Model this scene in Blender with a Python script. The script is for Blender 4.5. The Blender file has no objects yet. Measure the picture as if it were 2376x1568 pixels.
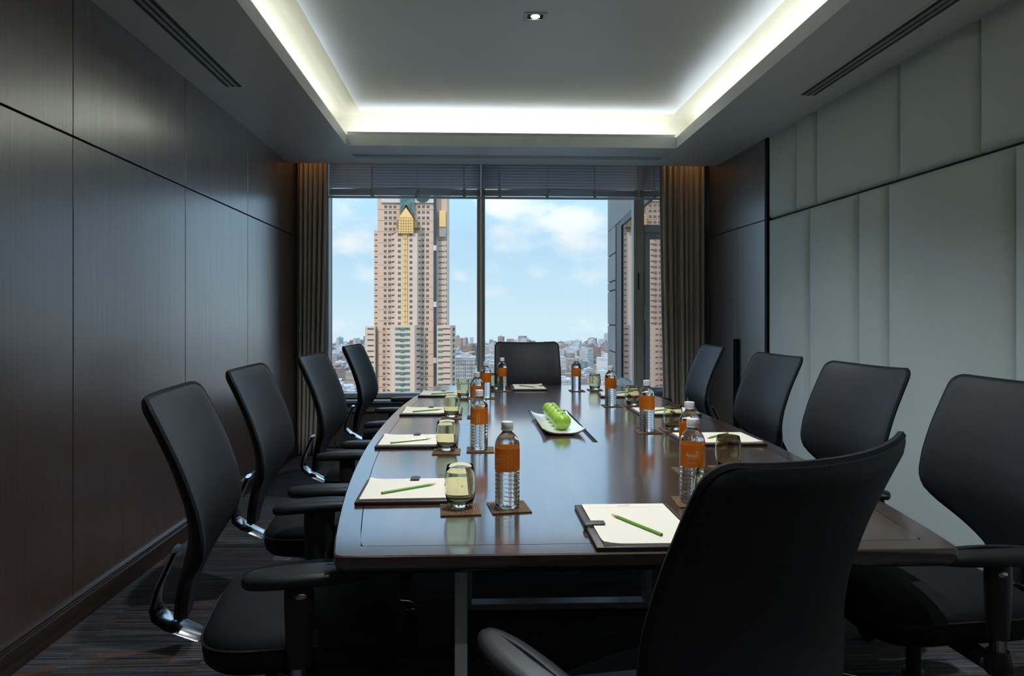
import bpy, bmesh, math, random
from mathutils import Vector, Matrix

SC = bpy.context.scene
COL = SC.collection
R = math.radians
random.seed(7)

# ------------------------------------------------------------------ camera
# photograph taken as 2376 x 1568; focal length 1500 px, principal point (1157, 737)
F, CX, CY, YAW, EYE = 1500.0, 1157.0, 737.0, R(1.95), 1.25
cam_d = bpy.data.cameras.new('camera')
cam_d.sensor_width = 36.0
cam_d.lens = 36.0 * F / 2376
cam_d.shift_x = (1188 - CX) / 2376
cam_d.shift_y = -(784 - CY) / 2376
cam_d.clip_start = 0.05
cam_d.clip_end = 12000
cam = bpy.data.objects.new('camera', cam_d)
cam.location = (0, 0, EYE)
cam.rotation_euler = (R(90), 0, -YAW)
COL.objects.link(cam)
SC.camera = cam

def ray(px, py):
    u, v = (px - CX) / F, (py - CY) / F
    s, c = math.sin(YAW), math.cos(YAW)
    return (c * u + s, -s * u + c, -v)
def onz(px, py, z):
    d = ray(px, py); t = (z - EYE) / d[2]
    return (d[0] * t, d[1] * t)
def onx(px, py, x):
    d = ray(px, py); t = x / d[0]
    return (d[1] * t, EYE + d[2] * t)
def ony(px, py, y):
    d = ray(px, py); t = y / d[1]
    return (d[0] * t, EYE + d[2] * t)

# ------------------------------------------------------------------ view
SC.view_settings.view_transform = 'Standard'
SC.view_settings.look = 'None'
SC.view_settings.gamma = 1.0
SC.view_settings.use_curve_mapping = False
SC.view_settings.exposure = 0.58
cy = SC.cycles
cy.max_bounces = 8
cy.diffuse_bounces = 3
cy.glossy_bounces = 3
cy.transmission_bounces = 8
cy.adaptive_threshold = 0.035
cy.transparent_max_bounces = 12
cy.caustics_reflective = False
cy.caustics_refractive = True
cy.blur_glossy = 0.5
cy.sample_clamp_indirect = 4.0
cy.use_denoising = True

# ------------------------------------------------------------------ sky
W = bpy.data.worlds.new('sky')
SC.world = W
W.use_nodes = True
nt = W.node_tree
nt.nodes.clear()
def N(tree, typ, **kw):
    n = tree.nodes.new(typ)
    for k, v in kw.items():
        if k == 'ins':
            for kk, vv in v.items():
                n.inputs[kk].default_value = vv
        else:
            setattr(n, k, v)
    return n
def LK(tree, a, b):
    tree.links.new(a, b)
def math_n(tree, op, a, b=None, clamp=False):
    n = tree.nodes.new('ShaderNodeMath'); n.operation = op; n.use_clamp = clamp
    for i, x in enumerate((a, b)):
        if x is None: continue
        if isinstance(x, (int, float)): n.inputs[i].default_value = x
        else: tree.links.new(x, n.inputs[i])
    return n.outputs[0]
tc = N(nt, 'ShaderNodeTexCoord')
sep = N(nt, 'ShaderNodeSeparateXYZ'); LK(nt, tc.outputs['Generated'], sep.inputs[0])
grad = N(nt, 'ShaderNodeValToRGB')
LK(nt, sep.outputs['Z'], grad.inputs[0])
e = grad.color_ramp.elements
e[0].position = 0.0; e[0].color = (0.50, 0.65, 0.73, 1)
e[1].position = 1.0; e[1].color = (0.24, 0.46, 0.80, 1)
for p, c in ((0.06, (0.43, 0.61, 0.73, 1)), (0.20, (0.32, 0.52, 0.72, 1))):
    q = grad.color_ramp.elements.new(p); q.color = c
vm = N(nt, 'ShaderNodeMapping', ins={'Scale': (9.0, 9.0, 15.0), 'Location': (1.3, 0.4, 0.2)})
LK(nt, tc.outputs['Generated'], vm.inputs[0])
nz = N(nt, 'ShaderNodeTexNoise', ins={'Scale': 1.0, 'Detail': 7.0, 'Roughness': 0.56})
LK(nt, vm.outputs[0], nz.inputs['Vector'])
blob = None
for (px, py, rad) in ((812, 545, .050), (775, 520, .035), (835, 640, .030), (1200, 560, .052), (1150, 545, .035), (1300, 520, .040), (1335, 545, .050),
                      (1395, 560, .040), (1170, 470, .050), (1250, 468, .035), (1250, 620, .030), (1065, 640, .02)):
    d = Vector(ray(px, py)).normalized()
    sub = N(nt, 'ShaderNodeVectorMath', operation='SUBTRACT'); LK(nt, tc.outputs['Generated'], sub.inputs[0]); sub.inputs[1].default_value = d
    mul = N(nt, 'ShaderNodeVectorMath', operation='MULTIPLY'); LK(nt, sub.outputs[0], mul.inputs[0]); mul.inputs[1].default_value = (1, 1, 1.5)
    ln = N(nt, 'ShaderNodeVectorMath', operation='LENGTH'); LK(nt, mul.outputs[0], ln.inputs[0])
    mr = N(nt, 'ShaderNodeMapRange', interpolation_type='SMOOTHSTEP', ins={'From Min': rad * 1.5, 'From Max': 0.0, 'To Min': 0.0, 'To Max': 1.0})
    LK(nt, ln.outputs['Value'], mr.inputs['Value'])
    blob = mr.outputs[0] if blob is None else math_n(nt, 'MAXIMUM', blob, mr.outputs[0])
cl = math_n(nt, 'ADD', nz.outputs['Fac'], math_n(nt, 'MULTIPLY', blob, 0.20))
cmr = N(nt, 'ShaderNodeMapRange', interpolation_type='SMOOTHSTEP', ins={'From Min': 0.50, 'From Max': 0.80, 'To Min': 0.0, 'To Max': 0.95})
LK(nt, cl, cmr.inputs['Value'])
mixc = N(nt, 'ShaderNodeMix', data_type='RGBA', ins={7: (0.70, 0.74, 0.765, 1)})
LK(nt, cmr.outputs[0], mixc.inputs[0]); LK(nt, grad.outputs[0], mixc.inputs[6])
bg = N(nt, 'ShaderNodeBackground')
LK(nt, mixc.outputs[2], bg.inputs[0])
# unseen upper sky brightened to light the room: luminance rises smoothly from the horizon towards the zenith (as in the CIE overcast sky)
zen = N(nt, 'ShaderNodeMapRange', ins={'From Min': 0.12, 'From Max': 1.0, 'To Min': 0.90, 'To Max': 3.6})
LK(nt, sep.outputs['Z'], zen.inputs['Value']); LK(nt, zen.outputs[0], bg.inputs['Strength'])
wo = N(nt, 'ShaderNodeOutputWorld'); LK(nt, bg.outputs[0], wo.inputs[0])

# ------------------------------------------------------------------ sun (behind the camera, on the tower)
sun_d = bpy.data.lights.new('sun', 'SUN'); sun_d.energy = 1.5; sun_d.color = (1.0, 0.86, 0.68); sun_d.angle = R(1.0)
sun = bpy.data.objects.new('sun', sun_d); COL.objects.link(sun)
sun.rotation_euler = Vector((0.42, 0.72, -0.55)).to_track_quat('-Z', 'Y').to_euler()
sun.location = (0, -40, 60)

# window portal: guides sky sampling, gives off no light of its own
por_d = bpy.data.lights.new('window_portal', 'AREA'); por_d.shape = 'RECTANGLE'; por_d.size = 3.3; por_d.size_y = 1.9
por_d.cycles.is_portal = True
por = bpy.data.objects.new('window_portal', por_d); COL.objects.link(por)
por.location = (0.25, 6.33, 1.5); por.rotation_euler = (R(-90), 0, 0)

# ------------------------------------------------------------------ materials
def mat(name, col, rough=.5, metal=0., spec=.5, coat=0., coat_rough=.15, coat_ior=1.5, var=None, var2=None, bump=None, trans=0., ior=1.45, emit=None, sheen=0., rvar=None):
    m = bpy.data.materials.new(name); m.use_nodes = True
    t = m.node_tree; b = t.nodes['Principled BSDF']
    b.inputs['Base Color'].default_value = (*col, 1)
    b.inputs['Roughness'].default_value = rough
    b.inputs['Metallic'].default_value = metal
    b.inputs['Specular IOR Level'].default_value = spec
    b.inputs['Coat Weight'].default_value = coat
    b.inputs['Coat Roughness'].default_value = coat_rough; b.inputs['Coat IOR'].default_value = coat_ior
    b.inputs['Transmission Weight'].default_value = trans
    b.inputs['IOR'].default_value = ior
    if sheen:
        b.inputs['Sheen Weight'].default_value = sheen; b.inputs['Sheen Roughness'].default_value = .4
    if emit:
        b.inputs['Emission Color'].default_value = (*emit[0], 1); b.inputs['Emission Strength'].default_value = emit[1]
    tcn = None
    def nzz(scale, detail=4, rough_=.55):
        nonlocal tcn
        if tcn is None: tcn = N(t, 'ShaderNodeTexCoord')
        mp = N(t, 'ShaderNodeMapping', ins={'Scale': scale}); LK(t, tcn.outputs['Object'], mp.inputs[0])
        n = N(t, 'ShaderNodeTexNoise', ins={'Scale': 1.0, 'Detail': detail, 'Roughness': rough_}); LK(t, mp.outputs[0], n.inputs['Vector'])
        return n.outputs['Fac']
    src = None
    for vr in (var, var2):
        if not vr: continue
        f = nzz(vr['scale'], vr.get('detail', 4))
        mr = N(t, 'ShaderNodeMapRange', ins={'From Min': vr.get('lo', .35), 'From Max': vr.get('hi', .65)}); LK(t, f, mr.inputs['Value'])
        mx = N(t, 'ShaderNodeMix', data_type='RGBA')
        LK(t, mr.outputs[0], mx.inputs[0])
        if src is None: mx.inputs[6].default_value = (*col, 1)
        else: LK(t, src, mx.inputs[6])
        mx.inputs[7].default_value = (*vr['col'], 1)
        src = mx.outputs[2]
    if src is not None: LK(t, src, b.inputs['Base Color'])
    if rvar:
        f = nzz(rvar['scale'], 4)
        mr = N(t, 'ShaderNodeMapRange', ins={'From Min': .3, 'From Max': .7, 'To Min': rvar['lo'], 'To Max': rvar['hi']}); LK(t, f, mr.inputs['Value'])
        LK(t, mr.outputs[0], b.inputs['Roughness'])
    if bump:
        f = nzz(bump['scale'], bump.get('detail', 3))
        bp = N(t, 'ShaderNodeBump', ins={'Strength': bump.get('s', .3), 'Distance': bump.get('d', .002)}); LK(t, f, bp.inputs['Height'])
        LK(t, bp.outputs[0], b.inputs['Normal'])
    return m

M = {}
M['veneer'] = mat('dark_wood_veneer', (.120, .056, .033), rough=.36, spec=.9, ior=1.7, coat=1., coat_ior=2.7, coat_rough=.24,
                  var=dict(scale=(60, 160, 1.2), col=(.052, .025, .016), lo=.3, hi=.7, detail=5), var2=dict(scale=(3, 6, .5), col=(.09, .05, .033), lo=.45, hi=.8),
                  rvar=dict(scale=(60, 160, 1.2), lo=.27, hi=.43))
M['cabinet'] = mat('cabinet_veneer', (.080, .058, .046), rough=.38, spec=.8, ior=1.6, coat=1., coat_ior=1.8, coat_rough=.3,
                   var=dict(scale=(150, 150, 1.5), col=(.045, .032, .025), lo=.3, hi=.7, detail=5))
M['base'] = mat('baseboard_wood', (.045, .026, .018), rough=.35, spec=.6, coat=.3, var=dict(scale=(60, 1.5, 120), col=(.02, .011, .008)))
M['tablewood'] = mat('table_wood', (.070, .036, .020), rough=.30, spec=.8, coat=1., coat_ior=1.8, coat_rough=.11,
                     var=dict(scale=(160, 3.0, 10), col=(.045, .023, .014), lo=.3, hi=.7, detail=5), var2=dict(scale=(6, 1.2, 1), col=(.1, .055, .032), lo=.5, hi=.8),
                     rvar=dict(scale=(90, 1.2, 8), lo=.20, hi=.27))
M['tableband'] = mat('table_edge_wood', (.052, .026, .015), rough=.30, spec=.8, coat=1., coat_ior=1.8, coat_rough=.11,
                     var=dict(scale=(5, 5, 90), col=(.034, .017, .011), lo=.3, hi=.7))
M['black'] = mat('black_gap', (.003, .003, .003), rough=.7)
M['padfab'] = mat('pale_padded_fabric', (.66, .74, .71), rough=.5, spec=.6, sheen=.1, var=dict(scale=(3, 3, 3), col=(.63, .70, .675)),  # bluish daylight cast put into the beige fabric's colour
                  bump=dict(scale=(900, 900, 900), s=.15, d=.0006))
M['ceil'] = mat('white_ceiling_paint', (.88, .88, .88), rough=.65, spec=.35, coat=.6, coat_rough=.3, var=dict(scale=(2, 2, 2), col=(.86, .86, .86)))
M['cove'] = mat('cove_warmth_paint', (.56, .51, .385), rough=.8, spec=.2, var=dict(scale=(2, 2, 2), col=(.54, .49, .37)))  # warmth of the cove light put into the paint; the strips are cool
M['vent'] = mat('vent_grey_metal', (.42, .43, .44), rough=.4, metal=.3, var=dict(scale=(20, 20, 20), col=(.38, .39, .40)))
M['ventdark'] = mat('vent_shadow_grey', (.06, .062, .066), rough=.6, var=dict(scale=(20, 20, 20), col=(.05, .052, .056)))
M['alu'] = mat('window_aluminium', (.62, .585, .53), rough=.38, metal=.05, var=dict(scale=(8, 8, 8), col=(.58, .545, .495)))
M['alulight'] = mat('pale_sash_aluminium', (.55, .60, .64), rough=.35, metal=.4, var=dict(scale=(8, 8, 8), col=(.50, .55, .59)))
M['sill'] = mat('grey_sill_paint', (.33, .34, .36), rough=.35, spec=.5, var=dict(scale=(6, 6, 6), col=(.30, .31, .33)))
M['grille'] = mat('ribbed_grille_paint', (.24, .22, .20), rough=.5, var=dict(scale=(10, 10, 3), col=(.20, .185, .17)))
M['curtain'] = mat('taupe_curtain_fabric', (.74, .67, .585), rough=.75, spec=.25, sheen=.2, var=dict(scale=(8, 8, 1), col=(.68, .61, .53)),
                   bump=dict(scale=(900, 900, 900), s=.2, d=.0006))
M['slat'] = mat('blind_slat_metal', (.74, .74, .76), rough=.4, var=dict(scale=(4, 4, 4), col=(.70, .70, .72)))
def add_translucent(m, col, fac):
    t = m.node_tree; b = t.nodes['Principled BSDF']; o = t.nodes['Material Output']
    tl = N(t, 'ShaderNodeBsdfTranslucent'); tl.inputs[0].default_value = (*col, 1)
    mx = N(t, 'ShaderNodeMixShader', ins={0: fac}); LK(t, b.outputs[0], mx.inputs[1]); LK(t, tl.outputs[0], mx.inputs[2]); LK(t, mx.outputs[0], o.inputs[0])
add_translucent(M['slat'], (.86, .86, .88), .5)
M['cord'] = mat('white_blind_cord', (.90, .90, .90), rough=.35, var=dict(scale=(90, 90, 90), col=(.84, .85, .86)))
add_translucent(M['cord'], (.95, .95, .95), .5)
M['fabric'] = mat('black_mesh_fabric', (.010, .010, .012), rough=.5, spec=.35, sheen=.0, var=dict(scale=(520, 520, 520), col=(.022, .022, .026), lo=.45, hi=.62, detail=1),
                  bump=dict(scale=(1300, 1300, 1300), s=.35, d=.001))
M['seatfab'] = mat('black_seat_fabric', (.008, .008, .009), rough=.7, spec=.25, var=dict(scale=(500, 500, 500), col=(.007, .007, .008)),
                   bump=dict(scale=(900, 900, 900), s=.4, d=.001))
M['plastic'] = mat('black_plastic', (.017, .017, .018), rough=.38, spec=.5, var=dict(scale=(300, 300, 300), col=(.013, .013, .014)), bump=dict(scale=(1500, 1500, 1500), s=.1, d=.0003))
M['chrome'] = mat('polished_metal', (.62, .63, .65), rough=.16, metal=1., var=dict(scale=(20, 20, 20), col=(.56, .57, .60)))
M['steel'] = mat('silver_leg_paint', (.60, .61, .63), rough=.3, metal=.3, var=dict(scale=(30, 30, 30), col=(.56, .57, .59)))
M['leather'] = mat('dark_leather', (.030, .020, .017), rough=.42, spec=.5, var=dict(scale=(60, 60, 60), col=(.022, .015, .013)), bump=dict(scale=(500, 500, 500), s=.25, d=.0006))
M['stitch'] = mat('tan_stitching', (.40, .22, .12), rough=.7, var=dict(scale=(600, 600, 600), col=(.30, .16, .09)))
M['green'] = mat('green_pencil_paint', (.13, .34, .012), rough=.3, coat=.3, var=dict(scale=(50, 50, 50), col=(.115, .30, .010)))
M['rawwood'] = mat('sharpened_wood', (.55, .30, .16), rough=.6, var=dict(scale=(400, 400, 60), col=(.45, .24, .12)))
M['lead'] = mat('pencil_lead', (.02, .02, .02), rough=.4, var=dict(scale=(400, 400, 400), col=(.03, .03, .03)))
M['coaster'] = mat('woven_brown_coaster', (.17, .085, .028), rough=.7, var=dict(scale=(600, 60, 200), col=(.075, .038, .014)))
M['cap'] = mat('white_bottle_cap', (.66, .65, .63), rough=.4, var=dict(scale=(40, 40, 40), col=(.62, .61, .59)))
def label_mat():
    m = mat('orange_label', (.80, .20, .012), rough=.35, spec=.5, var=dict(scale=(30, 30, 30), col=(.74, .175, .010)))
    t = m.node_tree; b = t.nodes['Principled BSDF']; o = t.nodes['Material Output']
    tl = N(t, 'ShaderNodeBsdfTranslucent'); tl.inputs[0].default_value = (.95, .30, .03, 1)
    mx = N(t, 'ShaderNodeMixShader', ins={0: .45}); LK(t, b.outputs[0], mx.inputs[1]); LK(t, tl.outputs[0], mx.inputs[2]); LK(t, mx.outputs[0], o.inputs[0])
    return m
M['label'] = label_mat()
M['print'] = mat('white_print', (.80, .76, .70), rough=.5, var=dict(scale=(50, 50, 50), col=(.76, .72, .66)))
M['printo'] = mat('orange_print', (.52, .24, .10), rough=.6, var=dict(scale=(50, 50, 50), col=(.46, .21, .09)))
M['water'] = mat('clear_bottle', (.97, .985, .99), rough=.0, trans=1., ior=1.33, var=dict(scale=(5, 5, 5), col=(.96, .98, .985)))
M['tumbler'] = mat('smoked_olive_glass', (.89, .875, .69), rough=.0, trans=1., ior=1.45, var=dict(scale=(5, 5, 5), col=(.88, .865, .68)))
M['plate'] = mat('white_porcelain', (.78, .77, .73), rough=.15, coat=.5, var=dict(scale=(4, 4, 4), col=(.75, .74, .70)))
M['apple'] = mat('green_apple_skin', (.27, .47, .035), rough=.28, coat=.4, spec=.5, var=dict(scale=(25, 25, 8), col=(.40, .52, .07), lo=.4, hi=.8))
M['stem'] = mat('apple_stem', (.05, .03, .015), rough=.7, var=dict(scale=(200, 200, 200), col=(.03, .02, .01)))
M['lampglow'] = mat('downlight_lamp', (1, .95, .85), rough=.5, emit=((1.0, .90, .74), 30.0))
M['led'] = mat('cove_led', (1, .95, .8), rough=.5, emit=((.76, .89, 1.0), 27.0))  # cool tint added so the strips fill in for window daylight
M['warmled'] = mat('curtain_pocket_led', (1, .7, .3), rough=.5, emit=((1.0, .52, .16), 8.0))
# outdoors
M['tower'] = mat('pink_beige_cladding', (.60, .39, .275), rough=.8, var=dict(scale=(.03, .03, .05), col=(.56, .36, .25)))
M['tower2'] = mat('pale_tower_cladding', (.63, .43, .31), rough=.8, var=dict(scale=(.03, .03, .05), col=(.59, .40, .285)))
M['tglass'] = mat('tower_window_glass', (.035, .045, .048), rough=.15, spec=.6, var=dict(scale=(.25, .25, .4), col=(.09, .10, .10), lo=.45, hi=.6))
M['tgreen'] = mat('tower_green_glass', (.06, .12, .11), rough=.15, spec=.6, var=dict(scale=(.6, .6, .3), col=(.12, .19, .17), lo=.42, hi=.6))
M['tdark'] = mat('tower_dark_glass', (.03, .045, .05), rough=.2, spec=.6, var=dict(scale=(.1, .1, .1), col=(.04, .055, .06)))
M['gold'] = mat('gold_mirror_cladding', (.80, .47, .17), rough=.45, metal=0., var=dict(scale=(.12, .12, .12), col=(.74, .42, .15)))
M['golddark'] = mat('gold_frame', (.28, .17, .06), rough=.5, metal=.2, var=dict(scale=(.3, .3, .3), col=(.24, .15, .05)))
M['tshade'] = mat('balcony_shade_and_joint', (.10, .08, .065), rough=.8, var=dict(scale=(.3, .3, .3), col=(.08, .065, .055)))  # dark tone painted for balcony shade, also used on cladding joints
M['twhite'] = mat('tower_white_trim', (.56, .50, .44), rough=.7, var=dict(scale=(.2, .2, .2), col=(.52, .46, .40)))
M['conc'] = mat('wing_concrete', (.36, .29, .25), rough=.8, var=dict(scale=(1.5, 1.5, 1.5), col=(.31, .25, .215)))
M['concd'] = mat('wing_dark_metal', (.07, .07, .075), rough=.45, metal=.3, var=dict(scale=(3, 3, 3), col=(.06, .06, .065)))
M['mirror'] = mat('wing_mirror_glass', (.42, .40, .40), rough=.02, metal=.92, var=dict(scale=(.3, .3, .3), col=(.40, .385, .385)))
M['facade'] = mat('facade_cladding', (.40, .36, .33), rough=.8, var=dict(scale=(.6, .6, .6), col=(.36, .325, .30)))
M['ground'] = mat('city_ground', (.22, .22, .19), rough=.95, var=dict(scale=(.012, .012, .012), col=(.09, .13, .075), lo=.45, hi=.58, detail=8), var2=dict(scale=(.05, .05, .05), col=(.33, .31, .28), lo=.55, hi=.7))
M['tree'] = mat('city_tree_foliage', (.055, .085, .045), rough=.9, var=dict(scale=(.1, .1, .1), col=(.085, .11, .065)))

def pane_mat(name, tint=(.97, .985, .99), refl=.35):
    m = bpy.data.materials.new(name); m.use_nodes = True
    t = m.node_tree; t.nodes.clear()
    tr = N(t, 'ShaderNodeBsdfTransparent'); tr.inputs[0].default_value = (*tint, 1)
    gl = N(t, 'ShaderNodeBsdfGlossy', ins={'Roughness': 0.0})
    fr = N(t, 'ShaderNodeFresnel', ins={'IOR': 1.45})
    mx = N(t, 'ShaderNodeMixShader'); o = N(t, 'ShaderNodeOutputMaterial')
    LK(t, math_n(t, 'MULTIPLY', fr.outputs[0], refl), mx.inputs[0])
    LK(t, tr.outputs[0], mx.inputs[1]); LK(t, gl.outputs[0], mx.inputs[2]); LK(t, mx.outputs[0], o.inputs[0])
    return m
M['pane'] = pane_mat('window_glass')

def carpet_mat():
    m = bpy.data.materials.new('striped_carpet'); m.use_nodes = True
    t = m.node_tree; b = t.nodes['Principled BSDF']
    b.inputs['Roughness'].default_value = .95; b.inputs['Specular IOR Level'].default_value = .15
    tcn = N(t, 'ShaderNodeTexCoord')
    fl = N(t, 'ShaderNodeVectorMath', operation='SNAP'); LK(t, tcn.outputs['Object'], fl.inputs[0]); fl.inputs[1].default_value = (.5, .5, 5)
    wn = N(t, 'ShaderNodeTexWhiteNoise', noise_dimensions='3D'); LK(t, fl.outputs[0], wn.inputs['Vector'])
    sc = N(t, 'ShaderNodeVectorMath', operation='SCALE', ins={'Scale': 7.0}); LK(t, wn.outputs['Color'], sc.inputs[0])
    ad = N(t, 'ShaderNodeVectorMath', operation='ADD'); LK(t, tcn.outputs['Object'], ad.inputs[0]); LK(t, sc.outputs[0], ad.inputs[1])
    def streak(scale, det=3):
        mp = N(t, 'ShaderNodeMapping', ins={'Scale': scale}); LK(t, ad.outputs[0], mp.inputs[0])
        n = N(t, 'ShaderNodeTexNoise', ins={'Scale': 1.0, 'Detail': det, 'Roughness': .6}); LK(t, mp.outputs[0], n.inputs['Vector']); return n.outputs['Fac']
    a = streak((2.2, 120, 1)); c = streak((5, 34, 1)); g = streak((240, 240, 1), 2)
    r1 = N(t, 'ShaderNodeValToRGB'); LK(t, a, r1.inputs[0])
    el = r1.color_ramp.elements
    el[0].position = .34; el[0].color = (.010, .009, .009, 1); el[1].position = .66; el[1].color = (.11, .115, .125, 1)
    q = el.new(.48); q.color = (.05, .052, .057, 1)
    mr = N(t, 'ShaderNodeMapRange', ins={'From Min': .52, 'From Max': .68}); LK(t, c, mr.inputs['Value'])
    mx = N(t, 'ShaderNodeMix', data_type='RGBA', ins={7: (.12, .056, .032, 1)}); LK(t, mr.outputs[0], mx.inputs[0]); LK(t, r1.outputs[0], mx.inputs[6])
    mg = N(t, 'ShaderNodeMix', data_type='RGBA', blend_type='MULTIPLY', ins={0: .7}); LK(t, mx.outputs[2], mg.inputs[6])
    rg = N(t, 'ShaderNodeMapRange', ins={'From Min': .3, 'From Max': .7, 'To Min': .45, 'To Max': 1.5}); LK(t, g, rg.inputs['Value']); LK(t, rg.outputs[0], mg.inputs[7])
    LK(t, mg.outputs[2], b.inputs['Base Color'])
    bp = N(t, 'ShaderNodeBump', ins={'Strength': .5, 'Distance': .003}); LK(t, a, bp.inputs['Height']); LK(t, bp.outputs[0], b.inputs['Normal'])
    return m
M['carpet'] = carpet_mat()

def paper_mat():
    m = bpy.data.materials.new('ruled_paper'); m.use_nodes = True
    t = m.node_tree; b = t.nodes['Principled BSDF']; b.inputs['Roughness'].default_value = .7; b.inputs['Specular IOR Level'].default_value = .25
    tcn = N(t, 'ShaderNodeTexCoord'); sp = N(t, 'ShaderNodeSeparateXYZ'); LK(t, tcn.outputs['Object'], sp.inputs[0])
    fr = math_n(t, 'FRACT', math_n(t, 'DIVIDE', math_n(t, 'ADD', sp.outputs['Y'], 1.0), .0085))
    ln = math_n(t, 'LESS_THAN', fr, .09)
    ln = math_n(t, 'MULTIPLY', ln, math_n(t, 'LESS_THAN', sp.outputs['Y'], .105))
    ln = math_n(t, 'MULTIPLY', ln, math_n(t, 'LESS_THAN', math_n(t, 'ABSOLUTE', sp.outputs['X']), .092))
    mx = N(t, 'ShaderNodeMix', data_type='RGBA', ins={6: (.78, .70, .58, 1), 7: (.65, .585, .49, 1)}); LK(t, ln, mx.inputs[0])  # warm lamp light put into the sheet and line colours
    LK(t, mx.outputs[2], b.inputs['Base Color'])
    return m
M['paper'] = paper_mat()

# ------------------------------------------------------------------ mesh helpers
class MB:
    def __init__(s): s.v = []; s.f = []
    def add(s, vs, fs):
        o = len(s.v); s.v += [tuple(v) for v in vs]; s.f += [tuple(i + o for i in f) for f in fs]; return s
    def box(s, x0, x1, y0, y1, z0, z1):
        if x0 > x1: x0, x1 = x1, x0
        if y0 > y1: y0, y1 = y1, y0
        if z0 > z1: z0, z1 = z1, z0
        return s.add([(x0, y0, z0), (x1, y0, z0), (x1, y1, z0), (x0, y1, z0), (x0, y0, z1), (x1, y0, z1), (x1, y1, z1), (x0, y1, z1)],
                     [(0, 3, 2, 1), (4, 5, 6, 7), (0, 1, 5, 4), (1, 2, 6, 5), (2, 3, 7, 6), (3, 0, 4, 7)])
    def rbox(s, x0, x1, y0, y1, z0, z1, r=.003, seg=2):
        bm = bmesh.new(); bmesh.ops.create_cube(bm, size=1)
        for v in bm.verts: v.co = ((x0 + x1) / 2 + v.co.x * abs(x1 - x0), (y0 + y1) / 2 + v.co.y * abs(y1 - y0), (z0 + z1) / 2 + v.co.z * abs(z1 - z0))
        bmesh.ops.bevel(bm, geom=bm.edges[:], offset=r, segments=seg, profile=.5, affect='EDGES')
        bm.verts.index_update(); s.add([v.co[:] for v in bm.verts], [[v.index for v in f.verts] for f in bm.faces]); bm.free(); return s
    def quad(s, a, b, c, d): return s.add([a, b, c, d], [(0, 1, 2, 3)])
    def loft(s, rings, cap0=True, cap1=True, closed=True):
        n = len(rings[0]); vs = [p for r in rings for p in r]; fs = []
        for i in range(len(rings) - 1):
            for j in range(n if closed else n - 1):
                k = (j + 1) % n; fs.append((i * n + j, i * n + k, (i + 1) * n + k, (i + 1) * n + j))
        if cap0: fs.append(tuple(range(n - 1, -1, -1)))
        if cap1: fs.append(tuple((len(rings) - 1) * n + j for j in range(n)))
        return s.add(vs, fs)
    def prism(s, poly, z0, z1): return s.loft([[(x, y, z0) for x, y in poly], [(x, y, z1) for x, y in poly]])
    def lathe(s, prof, n=32, c=(0, 0, 0), cap0=True, cap1=True):
        return s.loft([[(c[0] + r * math.cos(2 * math.pi * j / n), c[1] + r * math.sin(2 * math.pi * j / n), c[2] + z) for j in range(n)] for r, z in prof], cap0, cap1)
    def tube(s, path, r, n=8, closed=False, ry=None, up=None):
        P = [Vector(p) for p in path]; rings = []; L = len(P)
        nrm = None
        for i in range(L):
            if closed: tg = (P[(i + 1) % L] - P[i - 1])
            else: tg = P[min(i + 1, L - 1)] - P[max(i - 1, 0)]
            tg.normalize()
            if nrm is None:
                a = Vector(up) if up else (Vector((0, 0, 1)) if abs(tg.z) < .9 else Vector((0, 1, 0)))
                nrm = (a - tg * a.dot(tg)).normalized()
            else: nrm = (nrm - tg * nrm.dot(tg)).normalized()
            bn = tg.cross(nrm)
            rr = r[i] if isinstance(r, (list, tuple)) else r
            r2 = rr if ry is None else (ry[i] if isinstance(ry, (list, tuple)) else ry)
            rings.append([tuple(P[i] + nrm * (rr * math.cos(2 * math.pi * j / n)) + bn * (r2 * math.sin(2 * math.pi * j / n))) for j in range(n)])
        if closed: rings.append(rings[0])
        return s.loft(rings, not closed, not closed)
    def mesh(s, name, m, smooth=False, ang=40, weld=False):
        me = bpy.data.meshes.new(name); me.from_pydata(s.v, [], s.f); me.update()
        bm = bmesh.new(); bm.from_mesh(me)
        if weld: bmesh.ops.remove_doubles(bm, verts=bm.verts[:], dist=1e-6)
        bmesh.ops.recalc_face_normals(bm, faces=bm.faces[:]); bm.to_mesh(me); bm.free()
        if m is not None: me.materials.append(m)
        if smooth:
            for p in me.polygons: p.use_smooth = True
            me.set_sharp_from_angle(angle=R(ang))
        return me
    def obj(s, name, m, parent=None, smooth=False, ang=40, weld=False):
        return link(name, s.mesh(name, m, smooth, ang, weld), parent)

def link(name, me, parent=None):
    o = bpy.data.objects.new(name, me); COL.objects.link(o)
    if parent is not None: o.parent = parent
    return o
def tag(o, label=None, cat=None, group=None, kind=None):
    for k, v in (('label', label), ('category', cat), ('group', group), ('kind', kind)):
        if v: o[k] = v
    return o
def thing(name, label, cat, loc=(0, 0, 0), rz=0, group=None):
    o = bpy.data.objects.new(name, None); COL.objects.link(o); o.empty_display_size = .05
    o.location = loc; o.rotation_euler = (0, 0, rz)
    return tag(o, label, cat, group)
def struct(o, label, cat='structure'):
    o['kind'] = 'structure'; o['label'] = label; o['category'] = cat; return o
def copy_tree(o, parent=None):
    c = o.copy(); COL.objects.link(c); c.parent = parent
    for ch in o.children: copy_tree(ch, c)
    return c
def place(proto, used, loc, rz, label, group=None):
    o = proto if not used else copy_tree(proto)
    o.location = loc; o.rotation_euler = (0, 0, rz); o['label'] = label
    if group: o['group'] = group
    used.append(1); return o
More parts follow.
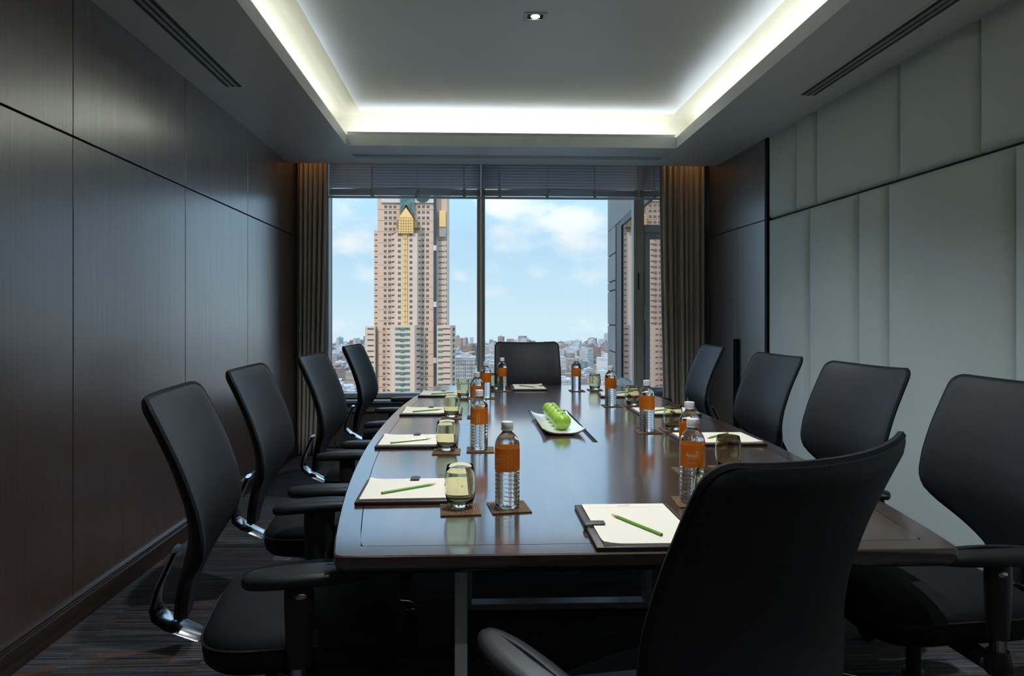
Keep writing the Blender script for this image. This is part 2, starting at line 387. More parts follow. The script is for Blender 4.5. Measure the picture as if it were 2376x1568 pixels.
def text_geo(body, size, align='CENTER'):
    cu = bpy.data.curves.new('lettering', 'FONT'); cu.body = body; cu.size = size; cu.align_x = align; cu.resolution_u = 3
    o = bpy.data.objects.new('lettering', cu); COL.objects.link(o)
    dg = bpy.context.evaluated_depsgraph_get()
    me = bpy.data.meshes.new_from_object(o.evaluated_get(dg))
    vs = [v.co[:] for v in me.vertices]; fs = [tuple(p.vertices) for p in me.polygons]
    bpy.data.objects.remove(o); bpy.data.meshes.remove(me); bpy.data.curves.remove(cu)
    return vs, fs

# ================================================================== ROOM SHELL
XL, HC, YB, YW = -1.64, 2.60, -2.2, 6.2           # left wall face, soffit height, back wall, window plane
struct(MB().box(-1.95, 2.9, YB - .2, 6.45, -.12, 0).obj('floor', M['carpet']), 'dark striped carpet floor in brown and slate blue', 'floor')

# ---- left wall : veneer panels with open joints
wl = struct(MB().box(-1.95, XL - .018, YB - .2, 6.45, 0, 3.2).obj('wall_left', M['black']), 'dark wood veneer panelled wall on the left', 'wall')
yl = [YB + .02, -1.35, -.34, .67, 1.68, 2.687, 3.699, 4.695, 6.18]
ZG = 1.987
for z0, z1 in ((.118, ZG - .004), (ZG + .004, 2.70)):
    for a, b in zip(yl[:-1], yl[1:]):
        MB().rbox(XL - .019, XL, a + .0025, b - .0025, z0, z1, r=.0015, seg=1).obj('panel', M['veneer'], wl)
bb = MB()
prof = [(0, 0), (.016, 0), (.016, .086), (.013, .090), (.018, .094), (.020, .098), (.018, .103), (.013, .105), (.016, .108), (.017, .112), (.012, .119), (0, .121)]
bb.loft([[(XL - .001 + x, y, z) for x, z in prof] for y in (YB, 6.0)])
struct(bb.obj('baseboard_left', M['base']), 'dark wood baseboard with double bead along the left wall', 'baseboard')

# ---- right wall : padded fabric panels, then the built-in cabinet towards the window (own slightly turned axis)
P0 = (2.14, 5.7); KA = math.hypot(1, .042); AX = (-.042 / KA, 1 / KA); NX = (-1 / KA, -.042 / KA)
def onr(px, py, d=0.0):
    r_ = ray(px, py); q = (P0[0] + NX[0] * d, P0[1] + NX[1] * d)
    t = (q[0] * NX[0] + q[1] * NX[1]) / (r_[0] * NX[0] + r_[1] * NX[1])
    return ((r_[0] * t - q[0]) * AX[0] + (r_[1] * t - q[1]) * AX[1], EYE + r_[2] * t)
def rframe(o):
    o.location = (P0[0], P0[1], 0); o.rotation_euler = (0, 0, math.atan2(AX[1], AX[0])); return o
wr = struct(MB().box(-8.2, .75, -.30, -.035, 0, 3.2).obj('wall_right', M['black']), 'pale padded fabric panel wall on the right', 'wall')
rframe(wr)
a_end = onr(1781, 420)[0]
def padpanel(a0, a1, z0, z1):
    bm = bmesh.new(); nx_, nz_ = 10, 10
    w, h = a1 - a0, z1 - z0; vs = []; fs = []
    cx_ = [0, .004, .012, .024, .05] ; fr = [c / w for c in cx_] + [.25, .5, .75] + [1 - c / w for c in reversed(cx_)]
    fz = [c / h for c in cx_] + [.25, .5, .75] + [1 - c / h for c in reversed(cx_)]
    def puff(t, L):
        d = min(t, 1 - t) * L; d = min(d, .05) / .05
        return math.sqrt(max(0, 1 - (1 - d) ** 2))
    for f in fz:
        for g in fr:
            p = min(puff(g, w), puff(f, h)) if True else 0
            vs.append((a0 + g * w, -.03 + .032 * p, z0 + f * h))
    n = len(fr)
    for i in range(len(fz) - 1):
        for j in range(n - 1): fs.append((i * n + j, i * n + j + 1, (i + 1) * n + j + 1, (i + 1) * n + j))
    mb = MB().add(vs, fs); bm.free()
    mb.box(a0, a1, -.036, -.030, z0, z1)
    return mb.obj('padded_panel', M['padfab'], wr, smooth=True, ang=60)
up = [a_end] + [onr(x, 380)[0] for x in (1843, 1890, 2081, 2267)]
lo = [a_end] + [onr(x, 520)[0] for x in (1874, 1987, 2056, 2347)]
for seq, ext in ((up, (-.95, -.32, -.8, -1.1, -.45, -1.0)), (lo, (-.5, -1.1, -.35, -.95, -.5, -.9))):
    while ext and seq[-1] > -7.4:
        seq.append(max(seq[-1] + ext[0], -7.88)); ext = ext[1:]
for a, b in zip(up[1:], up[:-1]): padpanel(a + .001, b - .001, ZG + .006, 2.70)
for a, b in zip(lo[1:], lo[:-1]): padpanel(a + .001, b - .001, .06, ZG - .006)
struct(rframe(MB().box(a_end + .003, a_end + .035, -.035, .004, 0, 2.62).obj('trim_1', M['black'])), 'black vertical strip between padded wall and cabinet', 'trim')

# ---- built-in cabinet
cab = thing('cabinet', 'dark wood built-in cabinet beside the curtain with long black handles', 'cabinet'); rframe(cab)
c0, cm, c1 = a_end + .036, onr(1712.5, 600)[0], onr(1652, 600)[0] + .06
MB().box(c0, c1, -.034, -.018, 0, 2.70).obj('body', M['black'], cab)
for i, (a, b) in enumerate(((c0, cm), (cm, c1))):
    for k, (z0, z1) in enumerate(((.06, ZG - .003), (ZG + .003, 2.69))):
        d = MB().rbox(a + .0015, b - .0015, -.017, .004, z0, z1, r=.001, seg=1).obj('door', M['cabinet'], cab)
        if k == 0:
            hx = cm - .022 if i == 0 else cm + .022
            hd = MB().rbox(hx - .006, hx + .006, .006, .030, .30, 1.075, r=.002, seg=1)
            hd.box(hx - .004, hx + .004, .0, .01, .34, .36); hd.box(hx - .004, hx + .004, .0, .01, 1.01, 1.03)
            hd.obj('handle', M['black'], d)
MB().box(c0, c1, -.017, -.004, 0, .058).obj('plinth', M['cabinet'], cab)

# ---- wall behind the camera
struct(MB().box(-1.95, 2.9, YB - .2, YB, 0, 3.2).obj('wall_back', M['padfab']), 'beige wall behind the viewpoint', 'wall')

# ================================================================== CEILING
HX0, HX1, HY0, HY1 = -1.02, 1.59, -1.3, 5.10       # tray opening
HU = 2.90
cb = MB()
def ring(mb, A, B, za, zb):
    (ax0, ax1, ay0, ay1), (bx0, bx1, by0, by1) = A, B
    a = [(ax0, ay0, za), (ax1, ay0, za), (ax1, ay1, za), (ax0, ay1, za)]; b = [(bx0, by0, zb), (bx1, by0, zb), (bx1, by1, zb), (bx0, by1, zb)]
    mb.loft([a, b], False, False)
hole = (HX0, HX1, HY0, HY1)
outer = (-1.95, 2.9, YB - .2, 5.70)
ring(cb, outer, hole, HC, HC); ring(cb, hole, hole, HC, HC + .085)
trough = (HX0 - .20, HX1 + .20, HY0 - .2, HY1 + .20)
ring(cb, hole, trough, HC + .085, HC + .085)
cb.box(-1.95, 2.9, 5.695, 5.70, HC, 2.95)                      # soffit end towards the curtain pocket
struct(cb.obj('ceiling', M['ceil']), 'white plaster ceiling soffit around the lit tray recess', 'ceiling')
top = (-.935, 1.60, HY0 + .05, 5.20)
cv = MB(); rs = []
Z1 = HC + .13
ring(cv, trough, trough, HC + .085, Z1)
steps = 8; prev = (trough, Z1)
for k in range(1, steps + 1):
    t = k / steps; a = 1 - math.cos(t * math.pi / 2); b = math.sin(t * math.pi / 2)
    cur = tuple(p + (q - p) * a for p, q in zip(trough, top)); z = Z1 + (HU + .012 - Z1) * b
    ring(cv, prev[0], cur, prev[1], z); prev = (cur, z)
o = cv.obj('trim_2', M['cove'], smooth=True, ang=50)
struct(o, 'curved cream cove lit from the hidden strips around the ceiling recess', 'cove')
struct(MB().box(top[0], top[1], top[2], top[3], HU, HU + .02).obj('ceiling_recess', M['ceil']), 'flat white recessed centre of the ceiling with the downlight', 'ceiling')
struct(MB().box(-1.95, 2.9, YB - .2, 6.45, 3.0, 3.2).obj('ceiling_slab', M['ceil']), 'structural slab above the plaster ceiling', 'ceiling')

ZT0 = HC + .086
for ax, pos, sg, lab in (('x', HX0, -1, 'cool cove light strip above the left soffit'), ('x', HX1, 1, 'cool cove light strip above the right soffit'),
                         ('y', HY1, 1, 'cool cove light strip above the window side soffit'), ('y', HY0, -1, 'cool cove light strip behind the viewpoint')):
    o = thing('cove_light', lab, 'light strip')
    ch, di = MB(), MB()
    for mb, d0, d1, z0, z1 in ((ch, .030, .036, ZT0, ZT0 + .030), (di, .0365, .044, ZT0 + .004, ZT0 + .0255)):
        a_, b_ = pos + sg * d0, pos + sg * d1
        if ax == 'x': mb.box(a_, b_, HY0, HY1, z0, z1)
        else: mb.box(HX0, HX1, a_, b_, z0, z1)
    ch.obj('channel', M['vent'], o); di.obj('diffuser', M['led'], o)

# ---- downlights
def downlight(x, y, label, energy):
    t = thing('downlight', label, 'downlight', (x, y, HU))
    w, h = .062, .046
    fr = MB(); A = (-w, w, -h, h); B = (-w + .018, w - .018, -h + .014, h - .014)
    ring(fr, A, B, -.004, -.004); ring(fr, A, A, -.004, 0); ring(fr, B, B, -.004, .0)
    fr.obj('frame', M['vent'], t)
    MB().box(B[0], B[1], B[2], B[3], -.0008, -.0002).obj('housing', M['black'], t)
    MB().lathe([(.0, -.0035), (.016, -.0035), (.023, -.002), (.024, -.001)], 24, cap0=False, cap1=True).obj('lamp', M['lampglow'], t, smooth=True)
    ld = bpy.data.lights.new('downlight_beam', 'SPOT'); ld.energy = energy; ld.color = (.84, .93, 1.0); ld.spot_size = R(125); ld.spot_blend = 1.0; ld.shadow_soft_size = .025
    lo_ = bpy.data.objects.new('downlight_beam', ld); COL.objects.link(lo_); lo_.parent = t; lo_.location = (0, 0, -.03)
dlx, dly = onz(1242, 38, HU)
downlight(dlx, dly, 'square recessed downlight with glowing lamp in the ceiling recess', 110)
downlight(dlx, dly - 1.75, 'square recessed downlight above the near end of the table', 115)
downlight(dlx, dly - 3.5, 'square recessed downlight behind the viewpoint', 28)

# ---- linear air vents in the soffit
def vent(label, x0, x1, y0, y1, nslot, along='y'):
    t = thing('air_vent', label, 'air vent', ((x0 + x1) / 2, (y0 + y1) / 2, HC))
    w, l = (x1 - x0) / 2, (y1 - y0) / 2
    MB().box(-w, w, -l, l, -.0015, -.0003).obj('backing', M['ventdark'], t)
    fr = MB(); bw = .012
    for a in ((-w - bw, -w, -l - bw, l + bw), (w, w + bw, -l - bw, l + bw), (-w, w, -l - bw, -l), (-w, w, l, l + bw)): fr.box(*a, -.005, -.0002)
    fr.obj('frame', M['ceil'], t)
    for k in range(1, nslot):
        if along == 'y':
            x = -w + 2 * w * k / nslot; MB().box(x - .009, x + .009, -l, l, -.006, -.0016).obj('fin', M['vent'], t)
        else:
            y = -l + 2 * l * k / nslot; MB().box(-w, w, y - .011, y + .011, -.005, -.0016).obj('fin', M['ceil'], t)
    return t
vent('long three-slot air vent in the soffit above the left wall', -1.462, -1.366, .9, 3.82, 3)
vent('long three-slot air vent in the soffit above the padded wall', 1.955, 2.05, .9, 3.85, 3)
vent('thin slot air vent in the soffit in front of the window', -1.02, 1.57, 5.40, 5.455, 2, 'x')

# ================================================================== WINDOW WALL
def wx(px): return ony(px, 700, YW)[0]
WX0, M0, M1, S0, S1, S2 = wx(764), wx(1107), wx(1125), wx(1465), wx(1489), 2.02
ZS = ony(900, 911, YW)[1]
ww = MB()
ww.box(-1.95, 2.9, 6.12, 6.42, 0, ZS - .05)
ww.box(-1.95, WX0 - .03, 6.12, 6.42, ZS - .05, 3.2); ww.box(S2 + .03, 2.9, 6.12, 6.42, ZS - .05, 3.2); ww.box(WX0 - .03, S2 + .03, 6.12, 6.42, 2.80, 3.2)
struct(ww.obj('wall_front', M['sill']), 'grey window wall below and around the glazing', 'wall')
struct(MB().box(-1.95, 2.9, 5.70, 6.12, 2.95, 3.0).obj('trim_3', M['ceil']), 'top of the curtain pocket above the window', 'trim')
sl = MB().rbox(XL, 2.14, 6.02, 6.20, ZS - .075, ZS - .05, r=.004)
struct(sl.obj('trim_4', M['alulight']), 'pale metal window sill along the glazing', 'window sill')
ap = MB().box(XL, 2.14, 6.07, 6.119, ZS - .16, ZS - .076)
struct(ap.obj('trim_5', M['sill']), 'grey apron board under the window sill', 'trim')
gr = thing('radiator_grille', 'brown ribbed grille panel below the window sill', 'grille')
MB().box(XL, 2.14, 6.105, 6.119, .04, ZS - .162).obj('backing', M['grille'], gr)
rb = MB(); x = XL + .01
while x < 2.12:
    rb.box(x, x + .009, 6.093, 6.106, .05, ZS - .168); x += .0165
tag(rb.obj('ribs', M['grille'], gr), kind='stuff')

def window(n, label, x0, x1, z0, z1, fl, fr_, fb, ft, m='alu', y0=6.15, y1=6.25):
    w = struct(thing('window_%d' % n, label, 'window'), label, 'window')
    for nm, a in (('frame_left', (x0, x0 + fl, y0, y1, z0, z1)), ('frame_right', (x1 - fr_, x1, y0, y1, z0, z1)),
                  ('frame_bottom', (x0 + fl, x1 - fr_, y0, y1, z0, z0 + fb)), ('frame_top', (x0 + fl, x1 - fr_, y0, y1, z1 - ft, z1))):
        MB().rbox(*a, r=.003, seg=1).obj(nm, M[m], w)
    MB().box(x0 + fl, x1 - fr_, YW - .003, YW + .003, z0 + fb, z1 - ft).obj('pane', M['pane'], w)
    return w
MM = (M0 + M1) / 2
window(1, 'large fixed window pane framing the beige tower', WX0 - .03, MM - .001, ZS - .045, 2.80, .034, (M1 - M0) / 2, .045, .05)
window(2, 'large fixed window pane right of the central mullion', MM + .001, S0 + .04, ZS - .045, 2.80, (M1 - M0) / 2, .028, .045, .05)
w3 = window(3, 'narrow opening window beside the right curtain', S0 + .041, S2 + .03, ZS - .045, 2.80, S1 - S0 - .03, .03, .03, .05)
ztr = ony(1500, 535, YW)[1]
MB().rbox(S1 + .012, S2, 6.14, 6.25, ztr - .03, ztr + .05, r=.003, seg=1).obj('transom', M['alulight'], w3)
sx0, sx1, sz0, sz1 = S1 + .015, S2 - .002, ZS - .01, ztr - .035
for a in ((sx0, sx0 + .045, sz0, sz1), (sx1 - .045, sx1, sz0, sz1), (sx0 + .045, sx1 - .045, sz0, sz0 + .06), (sx0 + .045, sx1 - .045, sz1 - .055, sz1)):
    MB().rbox(a[0], a[1], 6.125, 6.19, a[2], a[3], r=.003, seg=1).obj('sash', M['alulight'], w3)
h = MB().rbox(sx0 + .10, sx0 + .19, 6.095, 6.112, sz0 + .020, sz0 + .036, r=.004); h.rbox(sx0 + .13, sx0 + .16, 6.11, 6.127, sz0 + .012, sz0 + .045, r=.003)
h.obj('handle', M['alulight'], w3)
h = MB().rbox(sx0 + .09, sx0 + .15, 6.112, 6.127, sz1 - .04, sz1 - .015, r=.003); h.obj('latch', M['alu'], w3)
MB().rbox(sx0 - .012, sx0 + .012, 6.112, 6.127, 1.22, 1.36, r=.002, seg=1).obj('hinge', M['alulight'], w3)
MB().rbox(S0 + .05, S0 + .062, 6.135, 6.152, 1.52, 1.68, r=.002, seg=1).obj('catch', M['concd'], w3)

# ---- blinds
def blind(x0, x1, label, cords, bow):
    t = thing('venetian_blind', label, 'blind', group='raised grey venetian blinds')
    MB().rbox(x0, x1, 6.045, 6.095, 2.84, 2.88, r=.003, seg=1).obj('headrail', M['slat'], t)
    n = 10; p = .0272; zt = 2.80
    sm = MB()
    xs = [x0 + .004 + (x1 - x0 - .008) * i / n for i in range(n + 1)]
    top_, bot = [], []
    rings = []
    for i, x in enumerate(xs):
        rings.append([(x, 6.0880, .0190), (x, 6.0770, .0120), (x, 6.0685, .0030), (x, 6.0615, -.0080), (x, 6.0570, -.0190), (x, 6.0582, -.0192), (x, 6.0627, -.0080), (x, 6.0697, .0028), (x, 6.0782, .0118), (x, 6.0892, .0190)])
    sm.loft(rings); me = sm.mesh('slat', M['slat'], smooth=True, ang=60)
    z = zt
    while z > 2.449:
        o = link('slat', me, t); o.location = (0, 0, z); z -= p
    # gathered slats on the bottom rail, sagging a little between the cords
    def sag(x): return bow * (.5 - .5 * math.cos(2 * math.pi * (x - x0) / (x1 - x0) * 1.0))
    for k in range(9):
        s2 = MB(); zz = 2.447 - k * .0068
        s2.loft([[(x, 6.050, zz + sag(x) * (1 - k / 9)), (x, 6.088, zz + .001 + sag(x) * (1 - k / 9)), (x, 6.088, zz + .0028 + sag(x) * (1 - k / 9)), (x, 6.050, zz + .0018 + sag(x) * (1 - k / 9))] for x in xs])
        s2.obj('slat', M['slat'], t)
    MB().rbox(x0, x1, 6.047, 6.091, 2.366, 2.384, r=.004).obj('bottom_rail', M['slat'], t)
    rnd = random.Random(int(x0 * 100))
    for px, beaded in cords:
        x = ony(px, 400, 6.04)[0]
        c = MB(); c.tube([(x, 6.040, 2.86), (x, 6.040, 2.44)], .0022, 6)
        if beaded:
            z = 2.84
            while z > 2.46:
                c.lathe([(.003, -.009), (.0072, -.006), (.0072, .006), (.003, .009)], 6, (x, 6.040, z)); z -= .0265
        co = c.obj('cord', M['cord'], t, smooth=True)
        k = MB(); zz = 2.452; pth = []
        for i in range(26):
            a = i * 1.9; r_ = .013 + .004 * rnd.random()
            pth.append((x + r_ * math.cos(a) + (.012 * math.sin(i * .25) if not beaded else 0), 6.036 + .008 * math.sin(a), zz - i * .0034))
        k.tube(pth, .0052, 5); k.obj('cord_bundle', M['cord'], co, smooth=True)
bw = lambda px: ony(px, 420, 6.07)[0]
blind(bw(763), bw(1116.5), 'raised grey venetian blind above the left window pane', ((863, 1), (968, 0), (1077, 1)), .012)
blind(bw(1117.5), bw(1480), 'raised grey venetian blind above the middle window pane', ((1159, 1), (1271, 0), (1380, 1)), .012)
blind(bw(1481.5), 2.05, 'narrow raised venetian blind next to the right curtain', ((1518, 1),), .003)

# ---- curtains
def curtain(label, xt0, xt1, xb0, xb1, folds, seed):
    rnd = random.Random(seed); t = thing('curtain', label, 'curtain', group='taupe floor-length curtains')
    n = folds * 14; ph = [rnd.uniform(-.6, .6) for _ in range(folds + 2)]; am = [rnd.uniform(.55, 1.15) for _ in range(folds + 2)]
    rows = []
    for k in range(15):
        f = k / 14; z = .012 + f * 2.86
        x0, x1 = xb0 + (xt0 - xb0) * f ** .6, xb1 + (xt1 - xb1) * f ** .6
        row = []
        for i in range(n + 1):
            u = i / n; q = u * folds; j = int(q); a = am[j] * (1 - (q - j)) + am[j + 1] * (q - j); p_ = ph[j] * (1 - (q - j)) + ph[j + 1] * (q - j)
            s_ = math.sin(2 * math.pi * q + p_ * (1.4 - .8 * f)); s_ = math.copysign(abs(s_) ** .75, s_)
            row.append((x0 + (x1 - x0) * u + .006 * math.cos(4 * math.pi * q) * a, 5.93 + .048 * a * (.75 + .25 * (1 - f)) * s_ + .012 * math.sin(3.1 * u + 2 * f), z))
        rows.append(row)
    mb = MB().loft(rows, False, False, closed=False); me = mb.mesh('drape', M['curtain'], smooth=True, ang=80)
    o = link('drape', me, t); sd = o.modifiers.new('thickness', 'SOLIDIFY'); sd.thickness = .004
    MB().rbox(min(xt0, xb0), max(xt1, xb1), 5.91, 5.945, 2.885, 2.905, r=.004).obj('track', M['alulight'], t)
cx = lambda px: ony(px, 600, 5.93)[0]
curtain('taupe curtain hanging between the dark wood wall and the left window pane', XL + .012, cx(761), XL + .012, cx(738), 6, 3)
curtain('taupe curtain hanging between the narrow window and the cabinet', cx(1529), 2.105, cx(1545), 2.105, 8, 9)
for xx, lab in ((-1.48, 'warm strip light tucked above the left curtain'), (1.9, 'warm strip light tucked above the right curtain')):
    t = thing('pocket_light', lab, 'strip light', (xx, 5.78, 2.93))
    MB().rbox(-.13, .13, -.02, .02, -.012, .02, r=.003).obj('housing', M['vent'], t); MB().box(-.12, .12, -.013, .013, -.016, -.0125).obj('lamp', M['warmled'], t)

# ================================================================== OUTSIDE
GZ = -100.0
# ---- our own building: facade round the window, and the wing with mirror glazing on the right
fc = MB()
fx0, fx1, fz0, fz1 = WX0 - .06, S2 + .05, ZS - .08, 2.9
for a in ((-22, fx0, GZ, 40), (fx1, 2.13, GZ, 40), (fx0, fx1, GZ, fz0), (fx0, fx1, fz1, 40)): fc.box(a[0], a[1], 6.43, 6.60, a[2], a[3])
struct(fc.obj('facade', M['facade']), 'outer facade of the building around the window', 'facade')
WK = .065; YF = 12.4; XF = YF * (1412 - 1106) / 1500; WO = (XF - WK * (YF - 6.62), 6.62)     # far corner, near corner of the wing face
WLEN = math.hypot(WK, 1) * (YF - 6.62)
def onw(px, py):
    d = ray(px, py); n_ = (-1 / math.hypot(1, WK), WK / math.hypot(1, WK)); t_ = (WO[0] * n_[0] + WO[1] * n_[1]) / (d[0] * n_[0] + d[1] * n_[1])
    return (math.hypot(d[0] * t_ - WO[0], d[1] * t_ - WO[1]), EYE + d[2] * t_)
ZH, ZL = onw(1412, 537)[1], onw(1414, 868)[1]
wing = thing('building_wing', 'shaded wing of the building with mirror glass reflecting the tower', 'building', (WO[0], WO[1], 0), -math.atan(WK))
def wb(mb, y0, y1, z0, z1, x0=0.0, x1=.9): return mb.box(x0, x1, y0, y1, z0, z1)
YJ, YK = onw(1428, 700)[0], onw(1440, 700)[0]
wb(MB(), 0, WLEN, ZH, 18).obj('upper_wall', M['conc'], wing)
wb(MB(), 0, WLEN, GZ, ZL).obj('lower_wall', M['conc'], wing)
zj = [ZL] + [onw(1420, p)[1] for p in (815, 754, 674, 653, 591)] + [ZH]
for a, b in zip(zj[:-1], zj[1:]): wb(MB(), YJ, WLEN, a + .012, b - .012).obj('column_panel', M['conc'], wing)
wb(MB(), YJ + .03, WLEN - .03, ZL, ZH, .02, .8).obj('column_core', M['black'], wing)
wb(MB(), YK, YJ - .002, ZL, ZH, .012, .9).obj('dark_jamb', M['concd'], wing)
wb(MB(), 0, YK - .002, ZL + .06, ZH - .10, .030, .040).obj('mirror_pane', M['mirror'], wing)
wb(MB(), 0, YK - .002, ZH - .099, ZH - .001, .005, .85).obj('head_frame', M['concd'], wing)
wb(MB(), 0, YK - .002, ZL + .001, ZL + .059, -.03, .85).obj('sill_ledge', M['conc'], wing)
for pm in (1475,):
    ym = onw(pm, 700)[0]; wb(MB(), ym - .04, ym + .04, ZL + .06, ZH - .1, .012, .029).obj('mullion', M['concd'], wing)

# ---- the beige tower
YT = 360.0
tower = thing('skyscraper', 'tall pink-beige tower with a gold gabled bay seen through the left pane', 'building', (ony(947, 700, YT)[0], YT, GZ))
TX, TY, TZ = tower.location
def tb(mb, p0, p1, q0, q1, ya, yb):
    """block between picture columns p0..p1 and rows q0 (top)..q1 (bottom), depth ya..yb"""
    x0, z1 = ony(p0, q0, ya); x1, z0 = ony(p1, q1 if q1 else 737, ya)
    if not q1: z0 = GZ
    return mb.box(x0 - TX, x1 - TX, ya - TY, yb - TY, z0 - TZ, z1 - TZ)
tb(MB(), 876, 1011, 395, None, 360, 392).obj('shaft', M['tower'], tower)
tb(MB(), 868, 877, 534, None, 366, 390).obj('left_bay', M['tower2'], tower)
tb(MB(), 1013, 1037, 430, None, 364, 396).obj('right_bay', M['tower'], tower)
tb(MB(), 1006, 1012.3, 395, None, 359.5, 362).obj('dark_glass_strip', M['tdark'], tower)
for q in (575, 706, 836): tb(MB(), 1005.8, 1012.5, q - 6, q + 6, 359.0, 360).obj('strip_grille', M['twhite'], tower)
tb(MB(), 884, 1006, 440, 470.5, 358.8, 361).obj('crown_band', M['twhite'], tower)
tb(MB(), 928, 961, 400, 500, 358.0, 361).obj('crown_glass', M['tgreen'], tower)
# round window high up
cx0, cz0 = ony(980, 452, 358.4); r0 = 17 * 360 / 1500
MB().loft([[(cx0 - TX + r0 * math.cos(a * math.pi / 16), y - TY, cz0 - TZ + r0 * math.sin(a * math.pi / 16)) for a in range(32)] for y in (358.3, 359)]).obj('round_window', M['tdark'], tower)
def bay(name, m, a0, a1, a2, a3, q0, q1, yf, yb_):
    zt = ony(940, q0, yf)[1]; zb = GZ if q1 is None else ony(940, q1, yf)[1]
    pl = [(ony(a0, 700, yb_)[0] - TX, yb_ - TY + 2), (ony(a0, 700, yb_)[0] - TX, yb_ - TY), (ony(a1, 700, yf)[0] - TX, yf - TY), (ony(a2, 700, yf)[0] - TX, yf - TY), (ony(a3, 700, yb_)[0] - TX, yb_ - TY), (ony(a3, 700, yb_)[0] - TX, yb_ - TY + 2)]
    return MB().prism(pl, zb - TZ, zt - TZ).obj(name, m, tower)
bay('centre_bay', M['tower2'], 908, 919, 968, 976, 541, None, 354, 360)
bay('podium_bay', M['tower2'], 897, 909, 962, 975, 754, None, 350, 359)
bay('podium_left', M['tower2'], 847, 850, 870, 874, 757, None, 357, 361)
bay('podium_right', M['tower'], 1012, 1014, 1045, 1057, 755, None, 356, 362)
# gold gable
x0, zs = ony(925, 505, 352); x1, za = ony(958.5, 481, 352); _, zb = ony(940, 541, 352); xm = (x0 + x1) / 2
pl = [(x0, zb), (x1, zb), (x1, zs), (xm, za), (x0, zs)]
MB().loft([[(x - TX, y - TY, z - TZ) for x, z in pl] for y in (352, 361)]).obj('gold_gable', M['gold'], tower)
e0, ze = ony(919.5, 516, 352.5); e1, _ = ony(967.5, 510, 352.5); _, zk = ony(940, 473, 352.5)
rf = MB()
rf.loft([[(x - TX, y - TY, z - TZ) for x, z in ((e0, ze), (xm, zk), (xm, zk + .4), (e0, ze + .4))] for y in (353.2, 361)])
rf.loft([[(x - TX, y - TY, z - TZ) for x, z in ((e1, ze), (xm, zk), (xm, zk + .4), (e1, ze + .4))] for y in (353.2, 361)])
rf.loft([[(x - TX, y - TY, z - TZ) for x, z in ((x1, zs), (e1, ze), (e1, ze - 2.5), (x1, ze - 3))] for y in (353.2, 360)])
rf.loft([[(x - TX, y - TY, z - TZ) for x, z in ((x0, zs), (e0, ze), (e0, ze - 2.5), (x0, ze - 3))] for y in (353.2, 360)])
rf.obj('gable_roof', M['golddark'], tower)
gl = MB()
for i in range(1, 6): tb(gl, 925 + 33.5 * i / 6 - .18, 925 + 33.5 * i / 6 + .18, 507, 541, 351.8, 352.1)
for q in (505, 511.5, 518, 524.5, 531, 537): tb(gl, 925, 958.5, q - .18, q + .18, 351.8, 352.1)
tag(gl.obj('gable_lines', M['golddark'], tower), kind='stuff')
tb(MB(), 935.5, 944.3, 541, 755, 353.4, 354.2).obj('gold_strip', M['gold'], tower)
s = MB()
for k in range(17): tb(s, 935.5, 944.3, 541 + 12.9 * k - .25, 541 + 12.9 * k + .25, 353.2, 353.5)
tb(s, 939.7, 940.1, 541, 755, 353.2, 353.5)
tag(s.obj('strip_lines', M['golddark'], tower), kind='stuff')
gx_ = MB(); tb(gx_, 1019, 1034, 488, 526, 361.5, 366); gx_.obj('gold_corner_box', M['gold'], tower)
tb(MB(), 1018.5, 1034.5, 526, 549, 362, 366).obj('corner_louvre', M['conc'], tower)
win = MB(); led = MB(); jl = MB(); wfr = MB()
